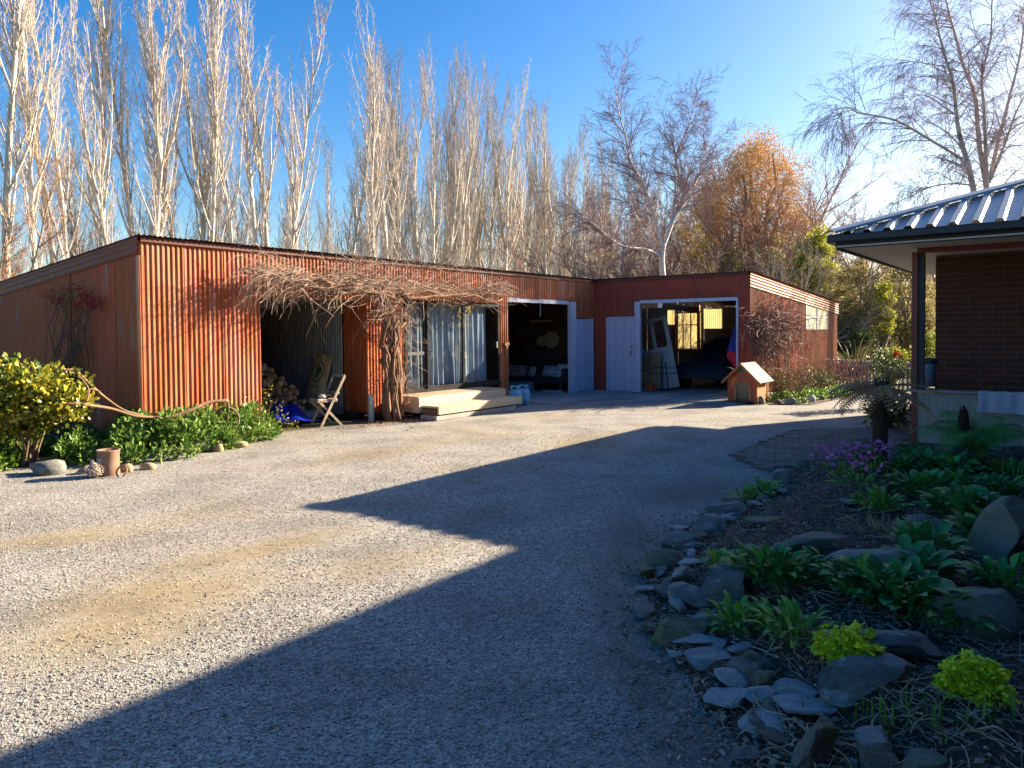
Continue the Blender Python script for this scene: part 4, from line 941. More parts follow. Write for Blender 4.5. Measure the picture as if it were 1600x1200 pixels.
LEAF6=(np.array([[-.5,0,0],[-.1,.25,.08],[.5,0,.03],[-.1,-.25,.08],[0,0,0]]),np.array([[0,4,1],[1,4,2],[2,4,3],[3,4,0]]))
LITTER=mat('dead_leaf',(.22,.13,.085),(.13,.08,.055),3,.85,isl=.55,isl_c=(.34,.25,.19))
X,Y=in_bed(13000,-.0); extra=rl.random(9); 
M=rotm(len(X),.5)*(rl.uniform(.016,.042,len(X)))[:,None,None]; mb=MB(); mb.scatter(LEAF6,M,np.stack([X,Y,bedh(X,Y)+.008],1))
# fallen leaves that drifted onto the gravel edge
n=1500; k=rl.integers(0,13,n); t=rl.random(n); e0=BP[k]; e1=BP[k+1]; pp=e0+(e1-e0)*t[:,None]+rl.normal(size=(n,2))*.12-np.array([.10,.02])
M=rotm(n,.4)*(rl.uniform(.015,.04,n))[:,None,None]; mb.scatter(LEAF6,M,np.stack([pp[:,0],pp[:,1],np.maximum(bedh(pp[:,0],pp[:,1]),0)+.01],1))
setting('fallen_leaves',mb,LITTER,'stuff')
STRAWM=mat('dry_stem',(.44,.34,.23),(.28,.20,.14),3,.85,isl=.5)
X,Y=in_bed(2600); n=len(X); a=rl.random(n)*2*PI; L_=rl.uniform(.04,.22,n); Z=bedh(X,Y)+.012; dz=rl.normal(size=n)*.06
A=np.stack([X,Y,Z],1); B=A+np.stack([np.cos(a)*L_,np.sin(a)*L_,np.abs(dz)*L_*4],1); B[:,2]=np.maximum(B[:,2],bedh(B[:,0],B[:,1])+.006)
mb=MB(); mb.segs(A,B,rl.uniform(.0012,.003,n),.0008,4); 
for k in range(160):        # longer curling stalks
    x,y=bedpt(rl.uniform(1120,1600),rl.uniform(840,1200))[:2]; a0=rl.random()*6.28; P=[]; 
    for s in range(9):
        a0+=rl.normal()*.35; x+=.035*math.cos(a0); y+=.035*math.sin(a0); P.append([x,y,gz((x,y))+.012+.03*abs(math.sin(s*.6+a0))])
    mb.tube(P,np.linspace(.003,.0012,9),4,cap=False)
setting('dry_stems',mb,STRAWM,'stuff')
# leaves and bits of twig blown over the gravel
n=420; Y=2.2+13*rl.random(n)**.8; X=Y*(-.68+1.1*rl.random(n)); k_=sdist(X,Y)<-.05; X,Y=X[k_],Y[k_]
mb=MB(); mb.scatter(LEAF6,rotm(len(X),.45)*(rl.uniform(.012,.035,len(X)))[:,None,None],np.stack([X,Y,np.full(len(X),.014)],1))
n=90; Y=2.4+10*rl.random(n); X=Y*(-.66+1.0*rl.random(n)); k_=sdist(X,Y)<-.05; X,Y=X[k_],Y[k_]; a=rl.random(len(X))*6.28; L_=rl.uniform(.03,.10,len(X)); A=np.stack([X,Y,np.full(len(X),.012)],1)
mb.segs(A,A+np.stack([np.cos(a)*L_,np.sin(a)*L_,.004+0*a],1),.0025,.0012,4); setting('blown_leaves',mb,LITTER,'stuff')
# small grit under the rocks
X,Y=in_bed(2600,-.0); k=sdist(X,Y)<.45; X,Y=X[k],Y[k]
me=bpy.data.meshes.new('border_grit'); me.vertices.add(len(X)); me.vertices.foreach_set('co',np.stack([X,Y,bedh(X,Y)+.004],1).astype(np.float32).ravel()); me.update()
stones('border_grit',me,STONE,.006,.02,.6,7)
# ------------------------------------------------------------------ rocks of the bed, each on its own
ROCK=mat('grey_schist',(.27,.265,.245),(.14,.14,.135),5,.88,.9,16,.03,stretch=(1,1.3,3),rand=.25,c3=(.17,.14,.075),s3=3.2,lo3=.56,hi3=.68)
ROCKL=mat('lichened_schist',(.25,.25,.235),(.14,.14,.135),5,.88,.9,16,.03,stretch=(1,1.3,3),rand=.1,c3=(.36,.38,.36),s3=7,lo3=.60,hi3=.66)
ROCKM=mat('mossy_schist',(.22,.21,.17),(.13,.12,.10),5,.88,.9,16,.03,stretch=(1,1.3,3),rand=.1,c3=(.16,.15,.04),s3=3,lo3=.48,hi3=.6)
ROCKO=mat('olive_schist',(.20,.195,.155),(.14,.135,.105),4,.88,.8,14,.03,stretch=(1,1.3,3),c3=(.18,.16,.07),s3=2.5,lo3=.55,hi3=.7)
SLAB=mat('blue_grey_slate',(.27,.285,.30),(.16,.17,.18),6,.7,.35,26,.006,stretch=(1,4,8),rand=.2)
sd=[100]
def rock(px,py,w,h,m,lab,kind='block',depth=.8,rz=0.0,tilt=(0,0),sink=.25):
    """px,py: middle of the foot; w,h: size as seen, turned into metres at that distance"""
    p=bedpt(px,py); D=p[1]; sw=1.12*w*D/FPX; shh=1.15*h*D/FPX; sd[0]+=1; r=np.random.default_rng(sd[0])
    if kind=='slab': mb=rock_mb(r,sw*.56,sw*.56*depth,max(.028,shh*.24),6,.05,ICO3,flat=.35); z=.045
    elif kind=='round': mb=rock_mb(r,sw*.52,sw*.52*depth,shh*.62,3,.035,ICO3); z=shh*.28
    else: mb=rock_mb(r,sw*.60,sw*.60*depth,shh*.72,8,.06,ICO3,flat=.75); z=shh*.30
    p=p+np.array([0,sw*.25*depth,0])
    o=solo('rock',mb,m,lab,'rock',(p[0],p[1],max(gz(p),0)+z*(1-sink)-.02*sw),(tilt[0],tilt[1],rz),group='rocks of the garden bed',smooth=True)
    es=o.modifiers.new('edge','EDGE_SPLIT'); es.split_angle=rad(20); return o
R_=[
(1128,806,72,28,ROCK,'long dark rock at the far corner of the bed edge, by the green sprouts','block',.6,.2),
(1104,836,58,36,ROCK,'angular dark rock in the bed edge, behind the rounded brownish rock','block',.7,.5),
(1062,832,32,20,SLAB,'small blue-grey flat stone beside the gravel, before the angular dark rock','slab',.7,.2),
(1070,854,52,30,ROCK,'rounded brownish rock of the bed edge, standing above the flat slab','round',.7,-.2),
(1040,886,60,34,ROCKO,'broad smooth grey boulder that juts furthest into the gravel','round',.75,.1),
(1084,884,46,24,SLAB,'tilted blue slab between the broad smooth boulder and the litter','slab',.6,.4),
(1034,902,26,16,ROCK,'small dark stone tucked under the broad smooth boulder','block',.8,0),
(1066,918,46,32,ROCK,'pointed dark rock below the broad smooth boulder','block',.7,.9),
(1022,926,46,16,SLAB,'low flat stone lying on the gravel edge below the smooth boulder','slab',.6,.1),
(1044,930,30,14,SLAB,'thin dark shard beside the low flat stone','slab',.6,-.4),
(1146,936,88,52,ROCKL,'big lichen-spotted rock left of the leafy green clump','block',.7,.2),
(1082,945,58,32,ROCK,'dark wedge rock leaning against the lichen-spotted rock','block',.6,-.5),
(1066,1000,72,46,ROCKM,'mossy ochre rock at the gravel edge with a hollow top','block',.75,.2),
(1082,1014,64,16,SLAB,'thin slab lying behind the big leaning slate','slab',.5,.1),
(1109,1046,70,44,SLAB,'big rounded slate slab leaning on the bed edge, below the mossy ochre rock','slab',.85,.3),
(1163,1022,44,20,SLAB,'small blue slate lying right of the big rounded slate','slab',.6,.4),
(1186,1046,46,28,ROCKM,'ochre-streaked rock between the slates','block',.7,.3),
(1157,1064,46,24,SLAB,'pale slate partly covered by the teardrop slab','slab',.8,-.3),
(1140,1104,76,40,SLAB,'large teardrop slate slab on the leaf litter','slab',.8,.5),
(1197,1072,36,22,ROCKM,'small layered rock beside the two tilted slates','block',.7,.1),
(1248,1088,84,36,SLAB,'upper of the two long tilted slates','slab',.5,-.35),
(1246,1116,100,30,SLAB,'lower of the two long tilted slates','slab',.45,-.25),
(1203,1150,80,34,SLAB,'wide flat slate nearest the gravel at the bottom of the bed','slab',.7,.15),
(1278,1194,76,70,ROCKM,'brown veined rock with dry roots over it','block',.7,.3),
(1376,1206,80,56,ROCK,'pyramid-shaped grey rock at the bottom of the picture','block',.8,.4),
(1452,1210,64,42,ROCKO,'smooth olive rock right of the pyramid rock','round',.8,.2),
(1360,1092,152,54,ROCKL,'long lichened rock under the left golden clump','block',.5,.05),
(1386,1026,148,54,ROCKL,'long dark rock behind the left golden clump','block',.5,-.1),
(1286,868,114,32,ROCKO,'long flat-topped rock behind the leafy green clump','block',.5,.1),
(1384,914,128,54,ROCK,'dark ridge-shaped rock in the middle of the bed','block',.6,-.2),
(1532,992,130,82,ROCKO,'big smooth olive boulder right of the green clumps','round',.75,-.3),
(1196,818,48,16,ROCKM,'low moss-topped stone in the litter near the far corner','slab',.6,.1),
(1252,731,28,17,ROCKO,'pale round stone on the brick path edge beside the pink flowers','round',.8,0),
(1224,755,28,23,ROCK,'dark round stone left of the pink flowers','round',.8,0),
(1450,826,60,22,ROCK,'low grey stone under the large green clump','block',.6,.1),
(1332,790,34,10,ROCK,'small flat stone below the bright green hellebore leaves','slab',.6,.1),
]
for a_ in R_: rock(*a_)
# small stones packed between the big ones along the edge
FM=[]
for k in range(7):
    r=np.random.default_rng(500+k); mb=rock_mb(r,.5,r.uniform(.3,.42),r.uniform(.14,.26),9,.05,ICO2,flat=.6); me_=mb.mesh('rock',smooth=False); me_.materials.append([SLAB,ROCK,SLAB,ROCKM,ROCK,SLAB,ROCKO][k]); FM.append(me_)
rf=np.random.default_rng(55); pl_=BP[1:13]
for i in range(len(pl_)-1):
    a,b=pl_[i],pl_[i+1]; Ls=np.linalg.norm(b-a); nrm=np.array([-(b-a)[1],(b-a)[0]])/Ls
    for k in range(max(2,int(Ls/.10))):
        q_=a+(b-a)*(k+rf.random())/max(2,int(Ls/.10))+nrm*rf.uniform(-.05,.32); sz=rf.uniform(.09,.25)
        o=solo('rock',FM[rf.integers(7)],None,'small flat schist stone packed between the larger rocks of the bed edging','rock',(q_[0],q_[1],max(0,gz(q_))+.012+.03*rf.random()),(rf.uniform(-.25,.25),rf.uniform(-.25,.25),rf.random()*6.28),group='small stones packed into the bed edging',scale=float(sz))
# upright wedge
p=bedpt(1560,884); r=np.random.default_rng(77); V,F=ICO3; V=V.copy()
for k in range(6):
    n_=r.normal(size=3); n_[2]*=.4; n_/=np.linalg.norm(n_); e=V@n_-r.uniform(.5,.8); V-=np.outer(np.maximum(e,0),n_)*.97
V+=.04*np.sin(V@(r.normal(size=(3,3))*3)); V=V*np.array([.20,.17,.29]); V[:,0]+=np.maximum(V[:,2]+.1,0)*.42; mb=MB(); mb.add(V,F)
o=solo('rock',mb,ROCKO,'tall wedge-shaped rock standing upright at the right of the bed','rock',(p[0]+.05,p[1]+.1,gz(p)+.16),(0,0,-.2),group='rocks of the garden bed',smooth=True); o.modifiers.new('edge','EDGE_SPLIT').split_angle=rad(35)
# stones elsewhere
def stone_at(px,py,w,h,m,lab,grp,kind='round',depth=.7):
    p=gp(px,py); D=p[1]; sw=w*D/FPX; shh=h*D/FPX; sd[0]+=1; r=np.random.default_rng(sd[0])
    mb=rock_mb(r,sw*.52,sw*.52*depth,shh*.62,3 if kind=='round' else 7,.04,ICO2)
    solo('rock',mb,m,lab,'rock',(p[0],p[1]+sw*.3*depth,shh*.25),(0,0,r.uniform(-.5,.5)),group=grp,smooth=True)
TANR=mat('sandstone',(.36,.28,.17),(.27,.2,.12),5,.85,.3,25,.006)
stone_at(60,742,76,30,ROCK,'broad dark stone under the yellow-green shrub','stones edging the ground cover','block')
for a_ in ((128,741,34,15,TANR,'smooth tan stone beside the pine cone'),(192,738,30,16,TANR,'tan stone right of the rusty pot'),(228,734,26,12,TANR,'flat tan stone under the ground cover, right of the pot'),(335,706,26,18,TANR,'pale stone at the edge of the ground cover below the plough'),(372,700,30,12,TANR,'low pale stone near the end of the ground cover')):
    stone_at(*a_,'stones edging the ground cover')
for i,(x,y,w,h,m_,l) in enumerate(((1190,632,14,16,ROCKM,'small stone leaning on the kennel side'),(1216,632,12,10,ROCK,'dark stone right of the kennel'),(1236,632,20,14,ROCK,'grey stone under the shed-end bushes'),(1256,630,14,11,TANR,'tan stone in the edging right of the kennel'),(1268,629,14,15,mat('white_stone',(.6,.58,.55)),'white stone in the edging below the shed-end bushes'),(1284,625,15,10,TANR,'flat tan stone in the far edging'),(1298,622,16,11,ROCKL,'pale lichened stone in the far edging'),(1314,620,14,9,ROCK,'grey stone in the far edging near the fence'),(1328,618,14,9,ROCKL,'last pale stone of the far edging, nearest the fence'))):
    stone_at(x,y,w,h,m_,l,'edging stones along the shed end')
# brick path
PAVE=mat('brown_paver',(.20,.145,.12),(.145,.105,.09),6,.85,.3,40,.003,rand=.3)
pp_=np.array([gp(x,y)[:2] for x,y in ((1138,712),(1198,740),(1290,718),(1425,696),(1425,668),(1240,671))])
path=setting('brick_path',(lambda mb: (mb.add([[p[0],p[1],.006] for p in pp_],[list(range(6))]),mb)[1])(MB()),mat('path_sand',(.12,.10,.085),None,8,.95,.3))
pm=MB(); pm.box((0,0,0),(.222,.108,.02)); pme=pm.mesh('paver'); pme.materials.append(PAVE)
cen=pp_.mean(0); ca=rad(-20); npv=0; e1=np.array([math.cos(ca),math.sin(ca)]); e2=np.array([-e1[1],e1[0]]); allp=[]
for i in range(-30,31):
    for j in range(-40,41):
        p=cen+e1*(i*.232+(.116 if j%2 else 0))+e2*j*.118
        if sdist(np.array([p[0]]),np.array([p[1]]),pp_)[0]>.06 and sdist(np.array([p[0]]),np.array([p[1]]))[0]<-.02: allp.append(p)
allp.sort(key=lambda p:p[1])
for k,p in enumerate(allp):
    if k<290: part('paver',pme,None,path,(p[0],p[1],.011+random.uniform(-.002,.002)),(random.uniform(-.01,.01),random.uniform(-.01,.01),ca+random.uniform(-.02,.02)))
rest=allp[290:]
if rest:
    mb=MB(); 
    for p in rest: mb.box((p[0],p[1],.011+random.uniform(-.002,.002)),(.222,.108,.02),rz=ca)
    part('paver_rows',mb,PAVE,path,kind='stuff')

# ------------------------------------------------------------------ plants
def leaf_mesh(L,Wd,fold=.25,droop=.35,n=5,shape='oval',stalk=0.0):
    """one curved leaf along +x, base at the origin"""
    V=[];F=[]
    for i in range(n+1):
        t=i/n
        w=Wd/2*(math.sin(PI*min(1,t*.92+.06))**.8 if shape=='oval' else (1-t)**.6*min(1,t*6+.35) if shape=='blade' else math.sin(PI*t**.8)**.7*(1+.25*math.sin(t*22)))
        ang=.6-droop*2*t
        x=stalk+L*t*math.cos(.5*ang); z=stalk*.5+L*(.30*math.sin(t*1.6)-droop*t*t)
        V+=[[x,-w,z+fold*w],[x,0,z],[x,w,z+fold*w]]
    for i in range(n):
        a=3*i; F+=[[a,a+1,a+4,a+3],[a+1,a+2,a+5,a+4]]
    if stalk:
        b=len(V); V+=[[0,-.003,0],[0,.003,0],[stalk*.5,.003,stalk*.35],[stalk*.5,-.003,stalk*.35],[stalk,.003,stalk*.5],[stalk,-.003,stalk*.5]]; F+=[[b,b+1,b+2,b+3],[b+3,b+2,b+4,b+5]]
    return np.array(V),np.array(F)
def mesh_of(T,name,m): mb=MB(); mb.add(*T); me=mb.mesh(name,smooth=True); me.materials.append(m); return me
def rosette(name,label,cat,p,meshes,n,spread,el,rs,scale=(.8,1.2),pname='leaf',group=None,hgt=0.0):
    t=thing(name,label,cat,p,rs.random()*6,group)
    for k in range(n):
        a=k*2.39996+rs.uniform(-.3,.3); r_=spread*math.sqrt((k+.5)/n); e=rs.uniform(*el)*(1-.45*r_/max(spread,1e-6)) 
        part(pname,meshes[rs.integers(len(meshes))],None,t,(r_*math.cos(a)*.55,r_*math.sin(a)*.55,hgt*rs.random()*(1-r_/max(spread,1e-6)*.6)),(rs.uniform(-.3,.3),-e,a+rs.uniform(-.4,.4)),scale=rs.uniform(*scale))
    return t
G1=mat('deep_green_leaf',(.07,.27,.04),(.04,.18,.035),6,.45,rand=.3,trans=.2,spec=.35)
G2=mat('fresh_green_leaf',(.15,.36,.035),(.09,.25,.03),6,.45,rand=.3,trans=.25,spec=.35)
G3=mat('blue_green_leaf',(.075,.30,.075),(.045,.20,.055),6,.5,rand=.25,trans=.2)
GOLD=mat('golden_leaf',(.66,.72,.03),(.48,.60,.025),8,.6,trans=.3,isl=.4)
rs=np.random.default_rng(17)
oval=[mesh_of(leaf_mesh(.085,.036,.25,.30,5,stalk=.05),'leaf',G1),mesh_of(leaf_mesh(.075,.034,.3,.45,5,stalk=.06),'leaf',G1),mesh_of(leaf_mesh(.10,.04,.2,.2,5,stalk=.05),'leaf',G1)]
fresh=[mesh_of(leaf_mesh(.10,.030,.25,.30,5,stalk=.05),'leaf',G2),mesh_of(leaf_mesh(.085,.028,.3,.5,5,stalk=.05),'leaf',G2)]
lobed=[mesh_of(leaf_mesh(.11,.065,.2,.25,7,'lobed',stalk=.06),'leaf',G3),mesh_of(leaf_mesh(.09,.058,.25,.4,7,'lobed',stalk=.07),'leaf',G3),mesh_of(leaf_mesh(.10,.055,.2,.35,7,'lobed',stalk=.055),'leaf',G1)]
for (x,y,n,sp,hg,ms,l) in (
 (1212,915,75,.34,.14,oval,'dense green leafy clump right of the lichen-spotted rock'),
 (1398,945,60,.30,.06,lobed,'broad-leaved green clump in front of the dark ridge rock'),
 (1478,975,55,.28,.06,oval,'green leafy clump left of the big olive boulder'),
 (1345,930,26,.20,.05,lobed,'sparse green leaves spreading beside the flat-topped rock'),
 (1150,985,24,.16,.03,fresh,'small bright green clump behind the mossy ochre rock'),
 (1505,806,70,.36,.10,lobed,'largest mound of broad leaves, left of the upright wedge rock'),
 (1440,775,60,.34,.08,lobed,'broad-leaved mound behind the fallen white blossom'),
 (1556,775,45,.32,.08,oval,'leafy mound behind the upright wedge rock'),
 (1455,738,50,.34,.06,lobed,'dark leafy mound below the fern at the veranda'),
 (1405,740,36,.26,.05,oval,'dark leafy clump at the foot of the tree fern'),
 (1446,868,22,.18,.05,lobed,'small blue-green clump behind the dark ridge rock'),
 (1195,775,22,.14,.04,fresh,'little bright green clump by the long dark rock'),
 (1168,785,14,.10,.03,fresh,'tiny yellow-green sprout clump at the far bed corner'),
 (1375,800,34,.22,.06,fresh,'bright green hellebore leaves below the pink flowers'),
 (1520,735,34,.28,.05,oval,'dark leaves under the large fern at the veranda boards'),
 (1580,745,34,.28,.05,fresh,'leafy clump beside the fern at the right edge'),
 (1130,892,16,.12,.03,fresh,'few small leaves behind the lichen-spotted rock'),
 (1215,985,14,.10,.02,fresh,'tiny moss-green tuft in the litter'),
 (1290,905,16,.16,.03,oval,'small leafy plant under the long flat-topped rock'),
 (1420,905,30,.26,.06,lobed,'spreading plant right of the dark ridge rock'),
 (1570,925,26,.24,.06,oval,'leafy plant at the foot of the upright wedge rock'),
 (1250,1000,18,.18,.02,fresh,'low fresh green patch between the slates and the long dark rock'),
 (1545,850,30,.26,.08,lobed,'broad leaves in front of the upright wedge rock'),
 (1430,722,30,.28,.08,oval,'dark leafy plant in front of the veranda corner post'),
 (1490,745,34,.30,.09,lobed,'leafy plant in front of the large fern'),
 (1345,722,22,.2,.08,oval,'leafy plant behind the pink flowers at the path edge'),
 (1500,772,34,.3,.10,oval,'leafy plant between the fern and the largest leafy mound'),
):
    rosette('leafy_plant',l,'plant',bedpt(x,y),ms,int(n*3.2),sp*1.0,(.1,1.3),rs,hgt=hg*1.25,scale=(.65,1.35))
# pink flowering clump
PINK=mat('pink_petal',(.50,.12,.34),(.60,.26,.50),9,.6,trans=.3,rand=.3)
def flower_mesh():
    mb=MB(); 
    for k in range(5):
        a=k*2*PI/5; V,F=leaf_mesh(.025,.022,.1,.15,3); R=_rz(a); mb.add(V@R.T+[0,0,.0],F)
    return mb
fme=flower_mesh().mesh('flower'); fme.materials.append(PINK)
for (x,y,nf,nl,l) in ((1310,745,64,34,'wide clump of pink hellebore flowers at the corner of the brick path'),(1362,742,44,30,'clump of pink hellebore flowers beside the tree fern trunk'),(1340,765,22,30,'green hellebore with a few pink flowers below the wide clump')):
    p=bedpt(x,y); t=rosette('flowering_plant',l,'plant',p,fresh,nl,.30,(.2,1.2),rs,hgt=.1)
    for k in range(nf):
        a=rs.random()*6.28; r_=.28*rs.random()**.5; h_=.20+.14*rs.random()
        part('flower',fme,None,t,(r_*math.cos(a),r_*math.sin(a),h_),(rs.uniform(.3,1.1),rs.uniform(-.4,.4),rs.random()*6),scale=rs.uniform(.8,1.35))
# golden mounds
def small_lobed(s=1): return (np.array([[0,0,0],[.35,.30,.04],[.5,.12,.06],[.8,.24,.04],[1,0,0],[.8,-.24,.04],[.5,-.12,.06],[.35,-.30,.04]])*s,None)
sl_F=[[0,7,6],[0,6,2],[0,2,1],[2,6,4],[2,4,3],[6,5,4]]
mb=MB()
for k in range(6):
    R=_rz(rs.random()*6.28)@_rx(rs.uniform(-.7,.7))
    ey=rs.uniform(-.2,1.1); Ry=np.array([[math.cos(ey),0,-math.sin(ey)],[0,1,0],[math.sin(ey),0,math.cos(ey)]])
    mb.add(small_lobed(rs.uniform(.022,.034))[0]@(R@Ry).T+rs.normal(size=3)*.008,sl_F); gme=mb.mesh('leaf'); gme.materials.append(GOLD)
def golden(x,y,R,n,l):
    p=bedpt(x,y); t=thing('golden_plant',l,'plant',p,0,'golden mounds among the rocks')
    for k in range(n):
        a=rs.random()*6.28; e=math.asin(rs.random()**.8); r_=R*(.68+.40*rs.random())*(1+.13*math.sin(3*a+R*40)+.08*math.sin(5*a)); c=(r_*math.cos(a)*math.cos(e),r_*math.sin(a)*math.cos(e),.035+r_*1.05*math.sin(e))
        part('leaf',gme,None,t,c,(rs.uniform(-.8,.8),-e*.5+rs.uniform(-.5,.5),a+rs.uniform(-.8,.8)),scale=rs.uniform(.45,1.5))
golden(1330,1045,.135,250,'left golden-green leafy mound in front of the long lichened rocks')
golden(1526,1095,.12,260,'round golden-yellow leafy mound nearest the right edge')
# bulb shoots
SHOOT=mat('bulb_shoot',(.10,.22,.03),(.07,.16,.03),8,.5,rand=.35,trans=.25)
bl=[mesh_of(leaf_mesh(.16,.018,.4,.02,4,'blade'),'shoot',SHOOT),mesh_of(leaf_mesh(.12,.016,.4,.06,4,'blade'),'shoot',SHOOT)]
for (x,y,n,l) in ((1350,1130,26,'thick tuft of green bulb shoots before the lichened rock'),(1395,1145,18,'curved bulb shoots right of the thick tuft'),(1430,1120,9,'upright bulb shoots left of the round golden mound'),(1475,1140,10,'bulb shoots with yellow tips in the dry stalks'),(1470,1160,7,'short bulb shoots among dry stalks'),(1545,1140,8,'bulb shoots below the round golden mound'),(1306,1120,4,'few bulb shoots beside the lower tilted slate'),(1570,1130,4,'single pair of bulb shoots near the right edge'),(1280,905,10,'grassy green tuft under the flat-topped rock'),(1590,760,14,'strap leaves above the upright wedge rock')):
    p=bedpt(x,y); t=thing('bulb_shoots',l,'plant',p,0)
    for k in range(n):
        a=rs.random()*6.28; part('shoot',bl[k%2],None,t,(rs.normal()*.055,rs.normal()*.03,-.01),(rs.uniform(-.2,.2),-rad(rs.uniform(60,95)),a),scale=rs.uniform(.5,1.0)*(2 if y<800 else 1))
STUB=mat('cut_stem_straw',(.36,.27,.15),(.26,.19,.10),9,.8,rand=.2)
for (x,y,n,l) in ((1378,832,44,'cut-back tuft of pale stems in the middle of the bed'),(1408,838,18,'little tuft of straw stubble beside the cut-back stems'),(1512,985,36,'cut-back straw stubble in front of the olive boulder')):
    p=bedpt(x,y); mb=MB(); 
    for k in range(n):
        b=np.array([rs.normal()*.05,rs.normal()*.04,0]); mb.tube([b,b*1.7+[0,0,.03+.06*rs.random()],b*2.3+[0,0,.06+.07*rs.random()]],[.004,.004,.003],5)
    solo('cut_stems',mb,STUB,l,'stubble',p)
# fern fronds
def frond(L,n,pl,arch,droop):
    V=[];F=[]; P=[]
    for i in range(n+1):
        t=i/n; P.append(np.array([L*t*(1-.15*t),0,L*(arch*math.sin(t*2.2)-droop*t*t)]))
    for i in range(1,n):
        t=i/n; l=pl*math.sin(PI*min(1,t*.85+.13))**.9; d=P[i+1]-P[i-1]; d/=np.linalg.norm(d); w=L/n*.30
        for s in (-1,1):
            b=P[i]; side=np.array([.30,s,-.22]); side/=np.linalg.norm(side); k=len(V); m_=b+side*l*.55+[0,0,.012]; e=b+side*l+[0,0,-.02]
            V+=[b-d*w*.5,b+d*w*.5,m_-d*w,m_+d*w,e]; F+=[[k,k+1,k+3,k+2],[k+2,k+3,k+4]]
    mb=MB(); mb.add(V,F); mb.tube(P,np.linspace(.006,.002,n+1),4,cap=False); return mb
FERN=mat('fern_green',(.09,.32,.05),(.06,.23,.045),5,.55,rand=.2,trans=.3)
ff=[frond(.85,36,.22,.35,.30).mesh('frond'),frond(.70,32,.20,.42,.5).mesh('frond')]
for f in ff: f.materials.append(FERN)
def fern(p,n,l,sc,el=(.1,.6),z=.0):
    t=thing('fern',l,'fern',p,0)
    for k in range(n):
        a=k*2*PI/n+rs.uniform(-.25,.25); part('frond',ff[k%2],None,t,(0,0,z),(rs.uniform(-.15,.15),-rs.uniform(*el),a),scale=rs.uniform(.8,1.1)*sc)
    return t
ft=fern(bedpt(1548,735)+np.array([0,.25,0]),17,'large green tree fern with dark crown in front of the veranda boards',.95,(.05,.5),.16)
mb=MB()
for k in range(60):
    a=rs.random()*6.28; h_=rs.random(); mb.tube([(.05*math.cos(a)*(1-h_*.5),.05*math.sin(a)*(1-h_*.5),h_*.26),(.075*math.cos(a)*(1-h_*.6),.075*math.sin(a)*(1-h_*.6),h_*.26+.10)],[.008,.003],4)
mb.lathe([(0,0),(.06,0),(.05,.2),(.02,.30),(0,.31)],10); part('crown_core',mb,mat('dark_fern_scales',(.05,.025,.015),(.03,.018,.012),9,.9),ft,(-.02,.18,.28))
fern(H(2.0,-.55,.1),14,'fern cut by the right edge beside the veranda boards',.8,(.1,.7),.3)
# dead tree fern
tf=thing('tree_fern','tree fern with a dark fibrous trunk and brown hanging fronds','tree fern',bedpt(1374,728),0)
FIB=mat('fibrous_trunk',(.11,.07,.045),(.06,.04,.028),12,.95,.8,40,.02,stretch=(4,4,.4))
mb=MB(); P=[(0.0,0,-.05),(.01,0,.25),(.0,.0,.5),(.03,.01,.75),(.06,.02,.92)]; mb.tube(P,[.085,.066,.06,.066,.055],14)
for k in range(170):
    a=rs.random()*6.28; z=rs.uniform(0,.8); r_=.063; mb.tube([(r_*math.cos(a)+.02*z,r_*math.sin(a),z),(r_*1.12*math.cos(a)+.02*z,r_*1.12*math.sin(a),z+.1),(r_*1.02*math.cos(a)+.03*z,r_*1.02*math.sin(a),z+.22)],[.008,.009,.004],4)
part('trunk',mb,FIB,tf,smooth=True)
BROWNF=mat('dead_brown_frond',(.58,.30,.13),(.38,.19,.09),6,.85,rand=.35,trans=.2); ORF=mat('orange_brown_frond',(.55,.26,.07),(.42,.19,.05),6,.8,rand=.2,trans=.25)
df=[frond(.72,20,.13,.10,.28).mesh('dead_frond'),frond(.64,18,.12,.04,.24).mesh('dead_frond'),frond(.45,15,.10,.15,.85).mesh('dead_frond')]
for f in df: f.materials.append(BROWNF)
of=frond(.34,16,.09,.3,.5).mesh('orange_frond'); of.materials.append(ORF)
for k in range(19):
    a=PI+rs.uniform(-1.4,1.4) if k<11 else rs.random()*6.28
    part('dead_frond',df[k%3],None,tf,(.06,.02,.86),(rs.uniform(-.3,.3),rs.uniform(-.15,.35),a),scale=rs.uniform(.7,1.15))
for k in range(7): part('orange_frond',of,None,tf,(.08,.0,.90),(rs.uniform(-.3,.3),rs.uniform(-.7,-.1),rs.uniform(-1,1)),scale=rs.uniform(.7,1.1))
gf=frond(.5,20,.10,.3,.5).mesh('green_frond'); gf.materials.append(FERN)
for a in (.3,1.0): part('green_frond',gf,None,tf,(.08,.0,.92),(0,rs.uniform(-.4,0),a))
yf=frond(.40,18,.10,.5,.7).mesh('yellow_frond'); yf.materials.append(mat('yellowed_frond',(.28,.20,.05),(.16,.16,.05),5,.7,trans=.3))
part('yellow_frond',yf,None,tf,(-.05,-.02,.1),(0,-.5,PI-.2))
